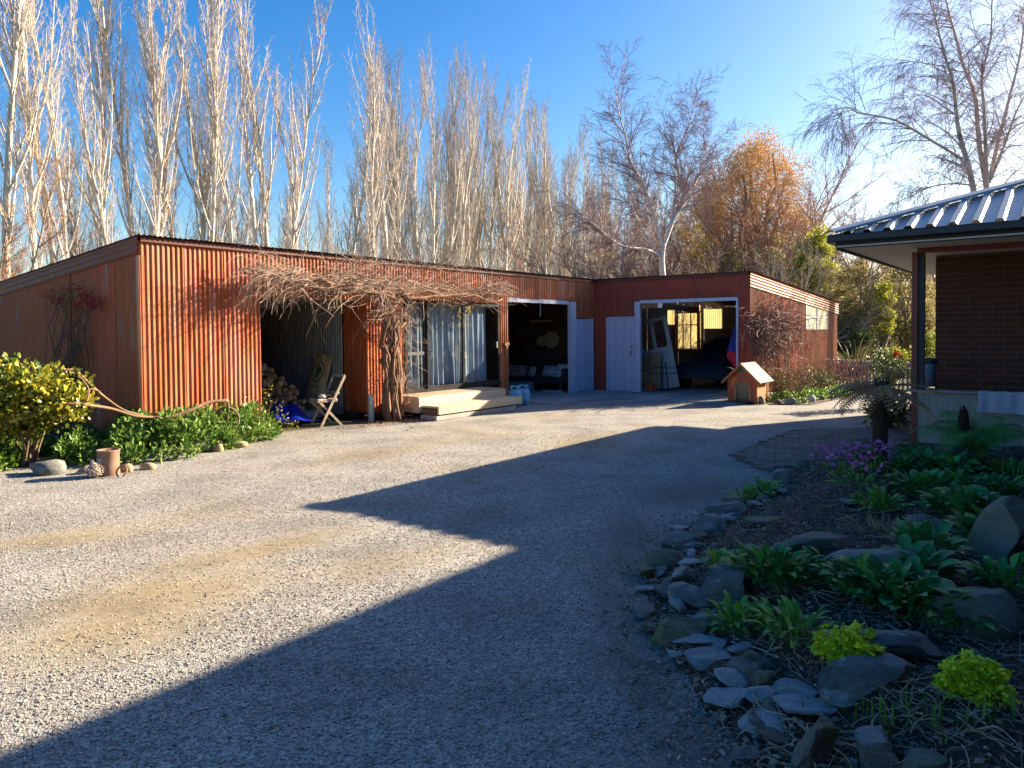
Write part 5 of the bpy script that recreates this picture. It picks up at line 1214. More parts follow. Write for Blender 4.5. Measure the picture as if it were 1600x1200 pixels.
# ------------------------------------------------------------------ leaf clouds
def clouds(rs,n,centres,radii,size,aspect=.5,fold=.2,up=.3,near=False):
    """n leaves round cluster centres"""
    k=rs.integers(0,len(centres),n); d=rs.normal(size=(n,3)); d/=np.linalg.norm(d,axis=1)[:,None]
    P=centres[k]+d*radii[k][:,None]*(rs.random(n)**.45)[:,None]
    T=np.array([[0,0,0],[.5,.5*aspect,fold*.3],[1,0,-.05],[.5,-.5*aspect,fold*.3],[.5,0,0]]); F=np.array([[0,4,1],[1,4,2],[2,4,3],[3,4,0]])
    if near:
        T=np.array([[0,0,0],[.30,.40*aspect,fold*.25],[.68,.44*aspect,fold*.22],[1,0,-.08],[.68,-.44*aspect,fold*.22],[.30,-.40*aspect,fold*.25],[.32,0,.02],[.68,0,0]]); F=np.array([[0,6,1],[6,2,1],[6,7,2],[7,3,2],[0,5,6],[6,5,4],[6,4,7],[7,4,3]])
    x=d+rs.normal(size=(n,3))*.7; x[:,2]+=up; x/=np.linalg.norm(x,axis=1)[:,None]; r=rs.normal(size=(n,3)); y=np.cross(x,r); y/=np.linalg.norm(y,axis=1)[:,None]; z=np.cross(x,y)
    M=np.stack([x,y,z],2)*(size*rs.uniform(.6,1.25,n))[:,None,None]
    mb=MB(); mb.scatter((T,F),M,P); return mb
def shell(rs,n,c,r,lo=.55):
    d=rs.normal(size=(n,3)); d/=np.linalg.norm(d,axis=1)[:,None]; return np.array(c)+d*np.array(r)*(lo+(1-lo)*rs.random(n))[:,None]
def sticks(rs,base,ends,r0,k=4,wob=.06):
    mb=MB()
    for e in ends:
        b=np.array(base)+rs.normal(size=3)*[.05,.05,0]; P=[b+(np.array(e)-b)*t+rs.normal(size=3)*wob*np.linalg.norm(np.array(e)-b)*math.sin(PI*t)+np.array([0,0,.15*math.sin(PI*t)*np.linalg.norm(np.array(e)-b)]) for t in np.linspace(0,1,6)]
        mb.tube(P,np.linspace(r0,r0*.25,6),k,cap=False)
    return mb
STEMB=mat('brown_stem',(.15,.10,.065),(.10,.07,.045),9,.85)
def shrub(name,label,p,r,n,size,m,ncl,clr,stems=9,cz=None,group=None,aspect=.5,stem_m=None,stemr=.02,near=True):
    t=thing(name,label,'shrub',p,0,group); c=[0,0,cz if cz else r[2]*1.0]; cen=shell(rs,ncl,c,r); cen[:,2]=np.maximum(cen[:,2],.06)
    part('foliage',clouds(rs,n,cen,np.full(ncl,clr),size,aspect,near=near),m,t); part('stems',sticks(rs,(0,0,0),cen[:stems],stemr),stem_m or STEMB,t,smooth=True); return t
YG=mat('glossy_yellow_green_leaf',(.22,.25,.025),(.07,.14,.02),1.6,.3,isl=.3,trans=.25,spec=.5,isl_c=(.40,.33,.03))
cb=gp(85,706); sb=shrub('yellow_green_shrub','rounded shrub with glossy yellow-green leaves at the left edge',W(.10,-13.92),np.array([.66,.48,.46]),6500,.078,YG,90,.17,12,cz=.88,aspect=.62)
sb2=shrub('yellow_green_shrub','second yellow-green shrub cut by the left edge',W(-.45,-14.75),np.array([.6,.5,.46]),4200,.066,YG,60,.18,10,cz=.88,aspect=.62)
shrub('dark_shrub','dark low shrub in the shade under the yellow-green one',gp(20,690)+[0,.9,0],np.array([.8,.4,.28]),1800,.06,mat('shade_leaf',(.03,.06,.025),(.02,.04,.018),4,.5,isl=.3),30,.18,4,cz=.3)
GC=mat('ground_cover_leaf',(.11,.24,.03),(.06,.15,.022),2.5,.45,isl=.4,trans=.3,isl_c=(.17,.24,.05))
def ground_cover(pts,n,hh,label,seed,dens=.16):
    r=np.random.default_rng(seed); P=np.array([gp(x,y)[:2] for x,y in pts]); lo,hi=P.min(0),P.max(0); c=[]
    while len(c)<n:
        q_=lo+(hi-lo)*r.random(2); d=sdist(np.array([q_[0]]),np.array([q_[1]]),P)[0]
        if d>0: c.append([q_[0],q_[1],.05+hh*min(1,d/.3)*r.uniform(.55,1)])
    c=np.array(c); mb=clouds(r,n*46,c,np.full(n,.13),.09,.42,.25,.5,near=True); 
    o=setting('ground_cover',mb,GC,'stuff'); o['label']=label
ground_cover([(165,724),(215,728),(300,716),(365,702),(425,688),(424,668),(380,664),(300,664),(205,672),(165,690)],420,.40,'low green ground cover',1)
ground_cover([(-60,742),(0,738),(75,712),(70,700),(-60,705)],150,.26,'low green ground cover',2)
ground_cover([(95,728),(140,728),(160,700),(130,690),(100,700)],80,.26,'low green ground cover',3)
ground_cover([(1206,634),(1250,633),(1300,624),(1335,618),(1330,612),(1290,616),(1206,626)],34,.06,'low green edging plants',4)
# sparse sprig at the bay corner
t=thing('wispy_sprig','thin sprig with small pale leaves at the edge of the wood bay','sprig',W(.22,-10.55),0)
ends=[np.array([.05,-.05,.75]),np.array([.35,-.1,.35]),np.array([.5,-.05,.2]),np.array([.25,-.12,.5]),np.array([-.2,-.1,.5]),np.array([-.3,0,.7])]
part('stems',sticks(rs,(0,0,0),ends,.007),STEMB,t); part('foliage',clouds(rs,170,np.array([e*f for e in ends for f in (.6,.8,1)]),np.full(18,.07),.05),YG,t)
# red flowering climber on the shaded gable
RC=mat('red_blossom',(.50,.02,.04),(.40,.015,.03),5,.6,trans=.2,isl=.2)
cl=thing('red_climber','red flowering quince against the shaded end wall','climber',W(-2.1,VC-.22),0)
def wallpt(x,y): u,z=at_v(x,y,VC-.15); return W(u,VC-.15,z)-W(-2.1,VC-.22)
cp_=np.array([wallpt(x,y) for x,y in ((130,455),(132,470),(125,478),(145,475),(122,480),(92,467),(88,472),(95,476),(82,458),(112,450),(140,480),(118,472),(128,463),(143,472),(78,462),(100,455),(150,474),(136,462))])
part('stems',sticks(rs,(0,0,0),list(cp_)+list(cp_+rs.normal(size=cp_.shape)*.15),.010),STEMB,cl)
part('blossom',clouds(rs,620,cp_,np.full(len(cp_),.085),.032,.9),RC,cl); part('foliage',clouds(rs,260,cp_+rs.normal(size=cp_.shape)*.1,np.full(len(cp_),.16),.045),G1,cl)
# ------------------------------------------------------------------ bushes at the shed end, fence, flax, things beyond
OLV=mat('olive_bush_leaf',(.10,.12,.025),(.06,.07,.02),1.5,.6,isl=.4,trans=.25,isl_c=(.20,.10,.06)); DKG=mat('dark_bush_leaf',(.045,.085,.025),(.03,.055,.02),1.5,.5,isl=.4,trans=.25,isl_c=(.12,.15,.04))
REDT=mat('reddish_twig',(.19,.085,.06),(.14,.07,.05),6,.8,isl=.4)
def twiggy(name,label,p,r,ntw,m,leaf=None,nleaf=0,size=.05,L=.35,tw=.004,cat='shrub',group=None):
    t=thing(name,label,cat,p,0,group); cen=shell(rs,26,[0,0,r[2]*.9],r,.4); cen[:,2]=np.maximum(cen[:,2],.1)
    mb=sticks(rs,(0,0,0),cen,.012); a=cen[rs.integers(0,26,ntw)]+rs.normal(size=(ntw,3))*np.array(r)*.30; d=rs.normal(size=(ntw,3)); d[:,2]=np.abs(d[:,2]); d/=np.linalg.norm(d,axis=1)[:,None]
    a[:,2]=np.maximum(a[:,2],.03); mb.cones(a,a+d*L*rs.uniform(.5,1.2,ntw)[:,None],tw); part('stems',mb,m,t)
    if leaf: part('foliage',clouds(rs,nleaf,cen,np.full(26,max(r)*.42),size),leaf,t)
    return t
twiggy('garden_bush','olive and bronze bush right beside the kennel',W(5.05,.15),[.5,.42,.36],260,REDT,OLV,2000,.045,.25,.003)
twiggy('garden_bush','bronze twiggy bush under the wall vine',W(5.1,1.2),[.5,.5,.40],420,REDT,OLV,1500,.04,.3,.003)
twiggy('garden_bush','dark green bush with pale flowers near the fence',W(5.35,2.3),[.5,.5,.36],200,REDT,DKG,2200,.05,.25,.003)
twiggy('garden_bush','reddish twiggy bush at the end of the picket fence',W(5.2,3.5),[.5,.5,.42],520,REDT,OLV,900,.035,.3,.003)
twiggy('garden_bush','low olive bush in front of the fence pickets',W(6.0,3.1),[.35,.3,.2],200,REDT,OLV,900,.04,.22,.003)
# edging bed soil
mb=MB(); P=[W(4.36,-.55),W(5.35,-1.35),W(6.0,-.9),W(6.15,.6),W(6.3,2.2),W(6.9,3.4),W(4.36,6.5)]; mb.add([[p[0],p[1],.012] for p in P],[list(range(7))]); setting('side_bed',mb,SOIL)
# picket fence
PICK=mat('grey_picket_paint',(.25,.265,.29),(.19,.205,.225),5,.75,.2,20,.002,stretch=(3,3,.5),rand=.1)
f0=W(4.75,5.1); f1=np.array([gp(1425,614)[0],gp(1425,614)[1],0]); fd=f1-f0; FL=np.linalg.norm(fd); fa=math.atan2(fd[1],fd[0])
fence=thing('picket_fence','low grey picket fence between the shed end and the house','fence',f0,fa)
pk=MB(); pk.add([[-.038,-.01,0],[.038,-.01,0],[.038,-.01,.72],[0,-.01,.77],[-.038,-.01,.72],[-.038,.01,0],[.038,.01,0],[.038,.01,.72],[0,.01,.77],[-.038,.01,.72]],[[0,1,2,3,4],[9,8,7,6,5],[0,5,6,1],[1,6,7,2],[2,7,8,3],[3,8,9,4],[4,9,5,0]]); pkm=pk.mesh('picket'); pkm.materials.append(PICK)
x=.04
while x<FL: part('picket',pkm,None,fence,(x,random.uniform(-.003,.003),.03+random.uniform(-.01,.01)),(0,random.uniform(-.02,.02),0)); x+=.132
for z in (.2,.58): mb=MB(); mb.box((FL/2,.035,z),(FL,.04,.07)); part('rail',mb,PICK,fence)
for x in (0.02,FL*.5,FL-.03): mb=MB(); mb.box((x,.07,.38),(.09,.05,.78)); part('fence_post',mb,PICK,fence)
# flax
FLX=mat('flax_blade',(.20,.17,.06),(.11,.11,.05),1.5,.45,rand=.3,trans=.2); FLX2=mat('pale_dead_flax',(.55,.45,.28),(.42,.33,.2),3,.6,rand=.2)
fx=[mesh_of(leaf_mesh(1.5,.085,.5,.55,8,'blade'),'blade',FLX),mesh_of(leaf_mesh(1.7,.08,.5,.25,8,'blade'),'blade',FLX),mesh_of(leaf_mesh(1.3,.075,.5,.75,8,'blade'),'blade',FLX2)]
flax=thing('flax_clump','spiky flax clump with pale dead blades behind the picket fence','flax',gp(1362,592)+[0,1.3,0],0)
for k in range(170):
    a=rs.random()*6.28; part('blade',fx[[0,1,2][min(2,int(rs.random()*3))]],None,flax,(.25*math.cos(a),.25*math.sin(a),0),(rs.uniform(-.3,.3),-rs.uniform(-.1,1.15),a),scale=rs.uniform(.6,1.05))
# camellia by the veranda end, leafy clump under it
t=shrub('camellia_bush','dark green bush with one red bloom by the veranda end',gp(1408,640)+[0,.5,0],np.array([.32,.35,.48]),1500,.06,DKG,30,.14,8,cz=.85)
mb=clouds(rs,60,np.array([[.0,-.3,1.13]]),np.array([.05]),.05,.9); part('bloom',mb,RC,t)
shrub('camellia_bush','low leafy bush at the foot of the veranda corner post',gp(1400,672)+[0,.3,0],np.array([.4,.35,.28]),1400,.08,DKG,24,.16,6,cz=.3)
# ------------------------------------------------------------------ vines
CANE=mat('dry_vine_cane',(.42,.31,.235),(.24,.165,.12),7,.85,isl=.35); CANED=mat('dark_vine_cane',(.33,.22,.17),(.10,.06,.05),7,.85,isl=.35)
BARK=mat('shaggy_vine_bark',(.26,.15,.09),(.15,.09,.055),9,.95,.6,30,.01,stretch=(3,3,.5))
def canes(rs,starts,dirs,L,r,grav,wander,n=9,k=4,lim=None):
    N=len(starts); P=starts.copy(); d=dirs/np.linalg.norm(dirs,axis=1)[:,None]; mb=MB(); st_=L/n; ph=rs.normal(size=(N,3))*wander
    for i in range(n):
        ph=ph*.6+rs.normal(size=(N,3))*wander; d=d+ph+np.array([0,0,-1])*grav[:,None]*(.3+i/n); d/=np.linalg.norm(d,axis=1)[:,None]
        Q=P+d*st_[:,None]
        if lim is not None: Q=lim(Q)
        mb.segs(P,Q,r*(1-.65*i/n),r*(1-.65*(i+1)/n),k); P=Q
    return mb
vine=thing('grape_vine','leafless grape vine trained over the bay and sliding doors of the shed','vine',J0,TH)
rv=np.random.default_rng(31)
tk=MB()
for k in range(20):
    x0=.40+rv.normal()*.10; y0=-7.92+rv.normal()*.10; ph=rv.random()*6; top=rv.uniform(1.7,2.35); tw=rv.uniform(1.5,4)
    P=[(x0+.06*math.sin(ph+t*tw)+.02*rv.normal(), y0+.16*(t-.3)*rv.normal()+.07*math.cos(ph+t*tw)-.05*t, t*top) for t in np.linspace(0,1,9)]
    tk.tube(P,np.linspace(1,.6,9)*rv.uniform(.012,.05)*(1.25 if k<5 else .75),7)
part('trunk',tk,BARK,vine,smooth=True)
arm=MB()
for (v0,v1,z0,z1,r_) in ((-7.9,-10.7,2.30,2.52,.035),(-7.9,-10.4,2.35,2.40,.028),(-7.8,-4.3,2.30,2.46,.032),(-7.8,-4.6,2.38,2.34,.026),(-7.85,-9.2,2.2,2.6,.024),(-7.8,-6.0,2.3,2.75,.024)):
    arm.tube([(.42+.05*rv.normal(),v0+(v1-v0)*t,z0+(z1-z0)*t+.03*rv.normal()+.05*math.sin(PI*t)) for t in np.linspace(0,1,12)],np.linspace(r_,r_*.6,12),7)
part('arms',arm,BARK,vine,smooth=True)
lim=lambda Q: np.stack([np.maximum(Q[:,0],.035),Q[:,1],np.maximum(Q[:,2],.03)],1)
mb=MB()
def bundle(N,vlo,vhi,zc,zs,dv,dz,L,grav,w,m=CANE,us=.13,u0=.36,r=(.004,.0085)):
    s=np.stack([np.abs(u0+rv.normal(size=N)*us),rv.uniform(vlo,vhi,N),zc+rv.normal(size=N)*zs],1)
    sg=np.sign(rv.random(N)-dv[0]); d=np.stack([rv.normal(size=N)*.25,sg*dv[1]+rv.normal(size=N)*.3,dz+rv.normal(size=N)*.3],1)
    b=canes(rv,s,d,rv.uniform(*L,N),rv.uniform(*r,N),rv.uniform(*grav,N),w,lim=lim); mb.v+=b.v
    for kk,l in b.f.items(): mb.f.setdefault(kk,[]).extend([a+mb.n for a in l])
    mb.n+=b.n
bundle(300,-10.2,-8.0,2.50,.08,(.55,.95),.03,(.5,1.3),(-.02,.03),.10,us=.09)      # left arm, lying along
bundle(210,-10.75,-9.9,2.62,.08,(.95,.85),.20,(.45,.9),(.22,.5),.06,us=.09,r=(.003,.007))   # curls hanging over the left end
bundle(50,-10.2,-9.0,2.42,.08,(.5,.5),-.30,(.2,.5),(.1,.3),.10,us=.08)         # short canes poking down
bundle(230,-7.9,-4.6,2.50,.06,(.45,.95),.05,(.5,1.2),(-.02,.03),.11,us=.09)       # right arm
bundle(80,-5.2,-4.5,2.64,.05,(.25,.8),.22,(.35,.7),(.2,.45),.07,us=.08)
bundle(130,-9.0,-5.2,2.70,.10,(.5,.7),.25,(.4,1.1),(-.03,.10),.20,us=.08,r=(.0025,.006))   # wild growth towards the roof
bundle(110,-8.6,-5.6,3.02,.09,(.5,.8),.25,(.3,.9),(-.02,.12),.24,u0=.18,us=.06,r=(.0025,.005))
bundle(90,-8.2,-7.5,2.2,.15,(.5,.4),-.8,(.4,1.0),(.05,.25),.16,us=.1)
bundle(120,-8.1,-7.5,1.1,.55,(.5,.25),-.5,(.4,1.0),(.0,.15),.2,us=.12,r=(.0025,.006))
part('canes',mb,CANE,vine,kind='stuff')
# dry leaves at the foot
X=rv.normal(size=420)*.9-7.9; 
M=rotm(420,.5)*rl.uniform(.03,.06,420)[:,None,None]; P=np.array([W(.45+abs(rv.normal())*.35,x,.02) for x in X]); mb=MB(); mb.scatter(LEAF6,M,P); setting('dry_vine_leaves',mb,mat('rust_dry_leaf',(.36,.17,.08),(.26,.12,.06),3,.85,isl=.4),'stuff')
vine2=thing('wall_vine','tangled leafless vine against the sunny end wall of the shed','vine',W(UC+.12,1.7),TH)
tk=MB()
for k in range(5): 
    y0=.9*rv.normal(); tk.tube([(.05,.3+.1*k+y0*.15*t,t*1.5) for t in np.linspace(0,1,6)],[.03,.027,.022,.02,.016,.012],6)
part('trunk',tk,BARK,vine2,smooth=True)
mb=MB(); lim=lambda Q: np.stack([np.maximum(Q[:,0],-.07),Q[:,1],np.maximum(Q[:,2],.05)],1)
def bundle2(N,c,s_,L,grav,w,r):
    a=np.array(c)+rv.normal(size=(N,3))*np.array(s_); d=rv.normal(size=(N,3))*[.4,1,.8]; b=canes(rv,a,d,rv.uniform(*L,N),rv.uniform(*r,N),rv.uniform(*grav,N),w,lim=lim); mb.v+=b.v
    for kk,l in b.f.items(): mb.f.setdefault(kk,[]).extend([a_+mb.n for a_ in l])
    mb.n+=b.n
bundle2(260,(.12,-.3,1.75),(.10,.70,.22),(.5,1.3),(.02,.25),.22,(.006,.013)); bundle2(230,(.14,-1.3,1.4),(.10,.25,.35),(.4,1.0),(.1,.3),.22,(.006,.012)); bundle2(80,(.1,.9,1.5),(.08,.6,.3),(.4,1.1),(0,.2),.2,(.004,.008)); bundle2(40,(.1,0,.8),(.08,.9,.4),(.3,.8),(0,.2),.2,(.003,.006))
part('canes',mb,CANED,vine2,kind='stuff')

# ------------------------------------------------------------------ trees
def unit(a): return a/(np.linalg.norm(a,axis=-1,keepdims=True)+1e-9)
def grow(rs,p,d,L,r,levels):
    """levels of branches; returns one list of (A,B,ra,rb) per level"""
    out=[]; p=np.atleast_2d(np.array(p,float)); d=unit(np.atleast_2d(np.array(d,float))); L=np.atleast_1d(np.array(L,float)); r=np.atleast_1d(np.array(r,float))
    for li,S_ in enumerate(levels):
        N=len(p); n=S_['n']; path=[p]; dirs=[d]; cur=p; dd=d; ph=np.zeros((N,3)); A=[];B=[];RA=[];RB=[]
        tap=S_.get('taper',.25)
        for i in range(n):
            ph=ph*.5+rs.normal(size=(N,3))*S_['wander']; dd=unit(dd+ph+np.array([0,0,1])*S_['up']*(1 if not S_.get('late') else i/n))
            nx_=cur+dd*(L/n)[:,None]; A.append(cur);B.append(nx_);RA.append(r*(1-(1-tap)*i/n));RB.append(r*(1-(1-tap)*(i+1)/n)); cur=nx_; path.append(cur); dirs.append(dd)
        out.append((np.concatenate(A),np.concatenate(B),np.concatenate(RA),np.concatenate(RB)))
        if li+1<len(levels):
            C_=S_; k=C_['k']; M_=N*k; par=np.repeat(np.arange(N),k); t=C_['t0']+(C_.get('t1',.98)-C_['t0'])*(np.tile((np.arange(k)+.5)/k,N)+rs.normal(size=M_)*.3/k); t=np.clip(t,C_['t0'],.985)
            f=t*n; i0=np.minimum(f.astype(int),n-1); fr=(f-i0)[:,None]; PA=np.array(path); DA=np.array(dirs)
            q_=PA[i0,par]*(1-fr)+PA[i0+1,par]*fr; dp=DA[i0+1,par]
            az=rs.random(M_)*2*PI; ref=np.where(np.abs(dp[:,2:3])<.95,np.array([[0,0,1.0]]),np.array([[1.0,0,0]])); x=unit(np.cross(dp,ref)); y=np.cross(dp,x)
            an=C_['ang']*rs.uniform(.7,1.3,M_); nd=dp*np.cos(an)[:,None]+(x*np.cos(az)[:,None]+y*np.sin(az)[:,None])*np.sin(an)[:,None]
            prof=C_.get('prof'); ll=L[par]*C_['lr']*rs.uniform(.65,1.25,M_)*(prof(t) if prof else 1-.55*t); rr_=np.minimum(r[par]*(1-(1-tap)*t)*.85, ll*C_['rr'])
            p,d,L,r=q_,nd,ll,np.maximum(rr_,C_.get('rmin',.004))
    return out
def tree_meshes(G,split,ks,twig_level,name,mt,mtw,twig_k=3):
    a=MB(); b=MB()
    for li,(A,B,ra,rb) in enumerate(G):
        if li>=twig_level: b.segs(A,B,ra,rb,twig_k) if li<len(G)-1 else b.cones(A,B,ra,3)
        else: a.segs(A,B,ra,rb,ks[li])
    ma=a.mesh('trunk',smooth=True); ma.materials.append(mt); mb_=b.mesh('crown'); mb_.materials.append(mtw); return ma,mb_
def tree_of(ma,mb_,name,label,loc,rz,sc=1.0,group=None):
    t=thing(name,label,'tree',loc,rz,group); t.scale=(sc,sc,sc) if np.isscalar(sc) else sc
    part('trunk',ma,None,t); part('crown',mb_,None,t); return t
PBARK=mat('pale_poplar_bark',(.60,.56,.51),(.41,.38,.345),1.4,.85,.4,12,.02,stretch=(3,3,.5),c3=(.13,.10,.08),s3=.8,lo3=.56,hi3=.68,rand=.12)
PTWIG=mat('tan_poplar_twig',(.50,.42,.355),(.38,.315,.265),.5,.85,isl=.35,rand=.12)
PT2=mat('grey_far_twig',(.36,.29,.235),(.28,.22,.18),.5,.85,isl=.3,rand=.15)
PV=[]
for s in range(7):
    r=np.random.default_rng(200+s)
    G=grow(r,[0,0,0],[r.normal()*.01,r.normal()*.01,1],20,.17,[
        dict(n=16,wander=.022,up=.03,taper=.07,k=27,t0=.16,t1=.97,ang=.50,lr=.36,rr=.0115,rmin=.015,prof=lambda t:(.45+.55*np.minimum(1,(t-.1)*3))*(1.0-.66*t)),
        dict(n=7,wander=.05,up=.34,taper=.12,k=14,t0=.08,ang=.5,lr=.30,rr=.009,rmin=.0085),
        dict(n=3,wander=.09,up=.16,taper=.3,k=8,t0=.1,ang=.6,lr=.5,rr=.012,rmin=.0068),
        dict(n=1,wander=.05,up=.15,taper=.1)])
    PV.append(tree_meshes(G,2,[8,5],2,'poplar',PBARK,PTWIG))
row_u=-23.7
front=[(10,1.12),(60,.82),(92,1.05),(120,.85),(155,1.06),(186,.8),(212,1.03),(236,.92),(260,1.05),(283,.86),(305,1.0),(330,.94),(352,1.02),(372,.9),(403,.96),(425,1.04),(448,.95),(472,.80),(508,.62),(537,.90),(568,.84),(588,.98),(606,1.0),(628,.9),(650,1.02),(674,.9),(696,.97),(716,.95),(738,1.02),(760,.96),(786,1.05),(818,1.0),(850,1.02),(886,1.0),(915,.9)]
names=['poplar at the left edge with the thickest pale trunk','slender poplar right of the thickest trunk at the left edge','tall poplar with forked pale stems above the low end of the roof','thin poplar between two tall ones above the low roof end','tall straight poplar left of the shed corner','shorter slim poplar just left of the shed corner','tall poplar directly above the shed corner','grey slender poplar pressed against the one above the shed corner','poplar with a clean white trunk just right of the shed corner','low slim poplar right of the clean white trunk','tall double-stemmed poplar, right of the low slim one','narrow poplar between the double-stemmed and the bushy ones','tall bushy poplar right of the double-stemmed one','thin poplar crowded against the tall bushy one','pale narrow poplar left of the tallest one','tallest poplar just left of the gap of open sky','poplar close behind the tallest one at the gap','short poplar at the left side of the open sky gap','lowest poplar, in the middle of the open sky gap','lone narrow poplar standing in the open sky gap','thin shorter poplar right of the lone one in the gap','poplar just left of the broad one at the right side of the gap','broad poplar at the right side of the sky gap','poplar above the grape vine trunk','slim grey poplar right of the one above the vine trunk','poplar behind the left sliding door pane','thin poplar between the left and middle door panes','slim poplar just left of the middle of the sliding doors','poplar above the middle of the sliding doors','slim poplar just right of the middle of the sliding doors','poplar above the right end of the vine','poplar behind the open bay','poplar above the straw hats bay','poplar above the inner corner of the roofs','last poplar of the front row, beside the birch']
random.seed(77)
for i,(px,sc) in enumerate(front):
    jit=random.uniform(-.8,.8); v,_=at_u(px,450,row_u+jit); a,b=PV[i%7]; p=W(row_u+jit,v)
    tree_of(a,b,'poplar_tree',names[i],p,random.uniform(0,6.28),(sc*.95,sc*.95,sc*random.uniform(.97,1.03)),'poplars in the front row behind the shed')
PV2=[]
for s in range(3):
    c=PV[s][1].copy(); c.materials.clear(); c.materials.append(PT2); PV2.append((PV[s][0],c))
k=0
for (ru,v0,v1,step,hmin,hmax) in ((-26.5,17,80,1.9,.88,1.04),(-29,24,80,2.2,.8,1.0),(-31,-8,62,2.2,.62,.92),(-40,0,84,2.4,.62,.95),(-52,5,110,2.8,.6,.9)):
    v=v0
    while v<v1:
        p=W(ru+random.uniform(-1,1),v+random.uniform(-.8,.8)); v+=step*random.uniform(.7,1.3)
        x=800+FPX*p[0]/p[1]
        if p[1]<8 or x<-60 or x>1130: continue
        if x<470 and random.random()<.12: continue
        h=random.uniform(hmin,hmax)*(.72 if x<470 else .85 if x<560 else 1)
        tree_of(*PV2[k%3],'poplar_tree','smaller bare poplar standing in the plantation behind the front row',p,random.uniform(0,6.28),(.95*h**.5,.95*h**.5,h),'poplars of the plantation behind'); k+=1
# --- spreading bare trees
def bare(seed,hgt,r0,levels,lean=(0,0)):
    r=np.random.default_rng(seed); return grow(r,[0,0,0],[lean[0],lean[1],1],hgt,r0,levels)
BIRCH=mat('white_birch_bark',(.66,.62,.57),(.50,.46,.42),2.5,.75,.2,20,.01,stretch=(1,1,4),c3=(.07,.055,.05),s3=2.2,lo3=.60,hi3=.66)
TWP=mat('purple_brown_twig',(.38,.28,.31),(.28,.20,.225),.6,.85,isl=.3,trans=.25); TWB=mat('reddish_tan_twig',(.50,.32,.26),(.38,.235,.19),.6,.85,isl=.35,trans=.2)
TWL=mat('lilac_grey_twig',(.50,.42,.46),(.38,.31,.345),.6,.85,isl=.3,trans=.3)
TWG=mat('grey_tan_twig',(.30,.24,.175),(.21,.165,.12),.6,.85,isl=.35); TWO=mat('orange_tan_twig',(.58,.32,.17),(.45,.24,.13),.6,.85,isl=.3,trans=.2)
GREYB=mat('grey_brown_bark',(.24,.19,.15),(.16,.125,.10),3,.9,.4,15,.02); PALEB=mat('pale_grey_bark',(.42,.37,.31),(.30,.26,.22),3,.9,.3,15,.02)
LT=.68
def limbs_px(L,rs):
    """boughs drawn through real points: [(points px, depths, r0, r1)] -> arrays"""
    A=[];B=[];RA=[];RB=[];paths=[]
    for pts,D,r0,r1 in L:
        P=pathpx(pts,D,16); rr_=np.linspace(r0*LT,r1*LT,16); A.append(P[:-1]);B.append(P[1:]);RA.append(rr_[:-1]);RB.append(rr_[1:]); paths.append((P,rr_))
    return (np.concatenate(A),np.concatenate(B),np.concatenate(RA),np.concatenate(RB)),paths
def dress(rs,paths,nb,L,ang,levels,t0=.2,ratio=.5):
    p=[];d=[];LL=[];R=[]
    for P,rr_ in paths:
        tot=np.linalg.norm(np.diff(P,axis=0),axis=1).sum()
        for k in range(max(2,int(nb*tot))):
            f=(t0+(1-t0)*rs.random())*(len(P)-1.01); i=int(f); q_=P[i]+(P[i+1]-P[i])*(f-i); t=unit(P[i+1]-P[i]); v=rs.normal(size=3); v=unit(v-t*(v@t)); a=ang*rs.uniform(.7,1.3)
            p.append(q_);d.append(t*math.cos(a)+v*math.sin(a));LL.append(L*rs.uniform(.5,1.3));R.append(min(rr_[i]*ratio,.020))
        p.append(P[-1]);d.append(unit(P[-1]-P[-2]));LL.append(L);R.append(min(rr_[-1],.02))
    return grow(rs,p,d,LL,R,levels)
# silver birch above the garage
r=np.random.default_rng(61); D=31.0
lim0,paths=limbs_px([([(1034,470),(1036,440),(1034,405),(1037,380)],[D]*4,.22,.16),
 ([(1036,392),(1028,360),(1010,300),(998,275),(984,250),(978,215),(965,170),(962,135)],[D,D,D-.3,D-.6,D-.8,D-1,D-1,D-1],.13,.02),
 ([(1037,385),(1052,345),(1072,295),(1060,270),(1053,235),(1045,205)],[D,D+.3,D+.8,D+.9,D+1,D+1.2],.12,.025),
 ([(1032,400),(1010,390),(975,385),(950,370),(930,352),(905,330)],[D,D-.6,D-1.5,D-2,D-2.4,D-3],.10,.02),
 ([(1030,398),(1012,370),(1000,350),(990,330),(985,318),(965,300)],[D,D-.2,D+.4,D+.8,D+1,D+1.3],.075,.018),
 ([(1040,380),(1055,310),(1056,250),(1075,200),(1085,160)],[D,D+.6,D+1.2,D+1.7,D+2],.08,.015),
 ([(1062,330),(1085,290),(1100,250),(1110,215)],[D+.3,D+1,D+1.5,D+2],.06,.015)],r)
G=dress(r,paths[1:],6.5,1.8,.75,[dict(n=4,wander=.12,up=.03,k=10,t0=.1,ang=.65,lr=.5,rr=.009,rmin=.007),dict(n=3,wander=.12,up=-.05,k=8,t0=.1,ang=.6,lr=.55,rr=.012,rmin=.0065),dict(n=2,wander=.1,up=-.12)],.12)
base=at_d(1034,470,D); base[2]=0
t=thing('birch_tree','white-barked bare birch rising behind the garage roof','tree',base); off=-base
mb=MB(); mb.segs(*lim0,8); mb.tube([base,[base[0],base[1],1.5],paths[0][0][0]],[.22,.19,.15],10); mb.v=[v+off for v in mb.v]; part('trunk',mb,BIRCH,t,smooth=True)
mb=MB(); mb.segs(*G[0],4); mb.segs(*G[1],3); mb.v=[v+off for v in mb.v]; 
mb2=MB(); mb2.cones(G[2][0],G[2][1],np.maximum(G[2][2],.0062),3); mb2.v=[v+off for v in mb2.v]
part('branches',mb,TWP,t); part('crown',mb2,TWP,t)
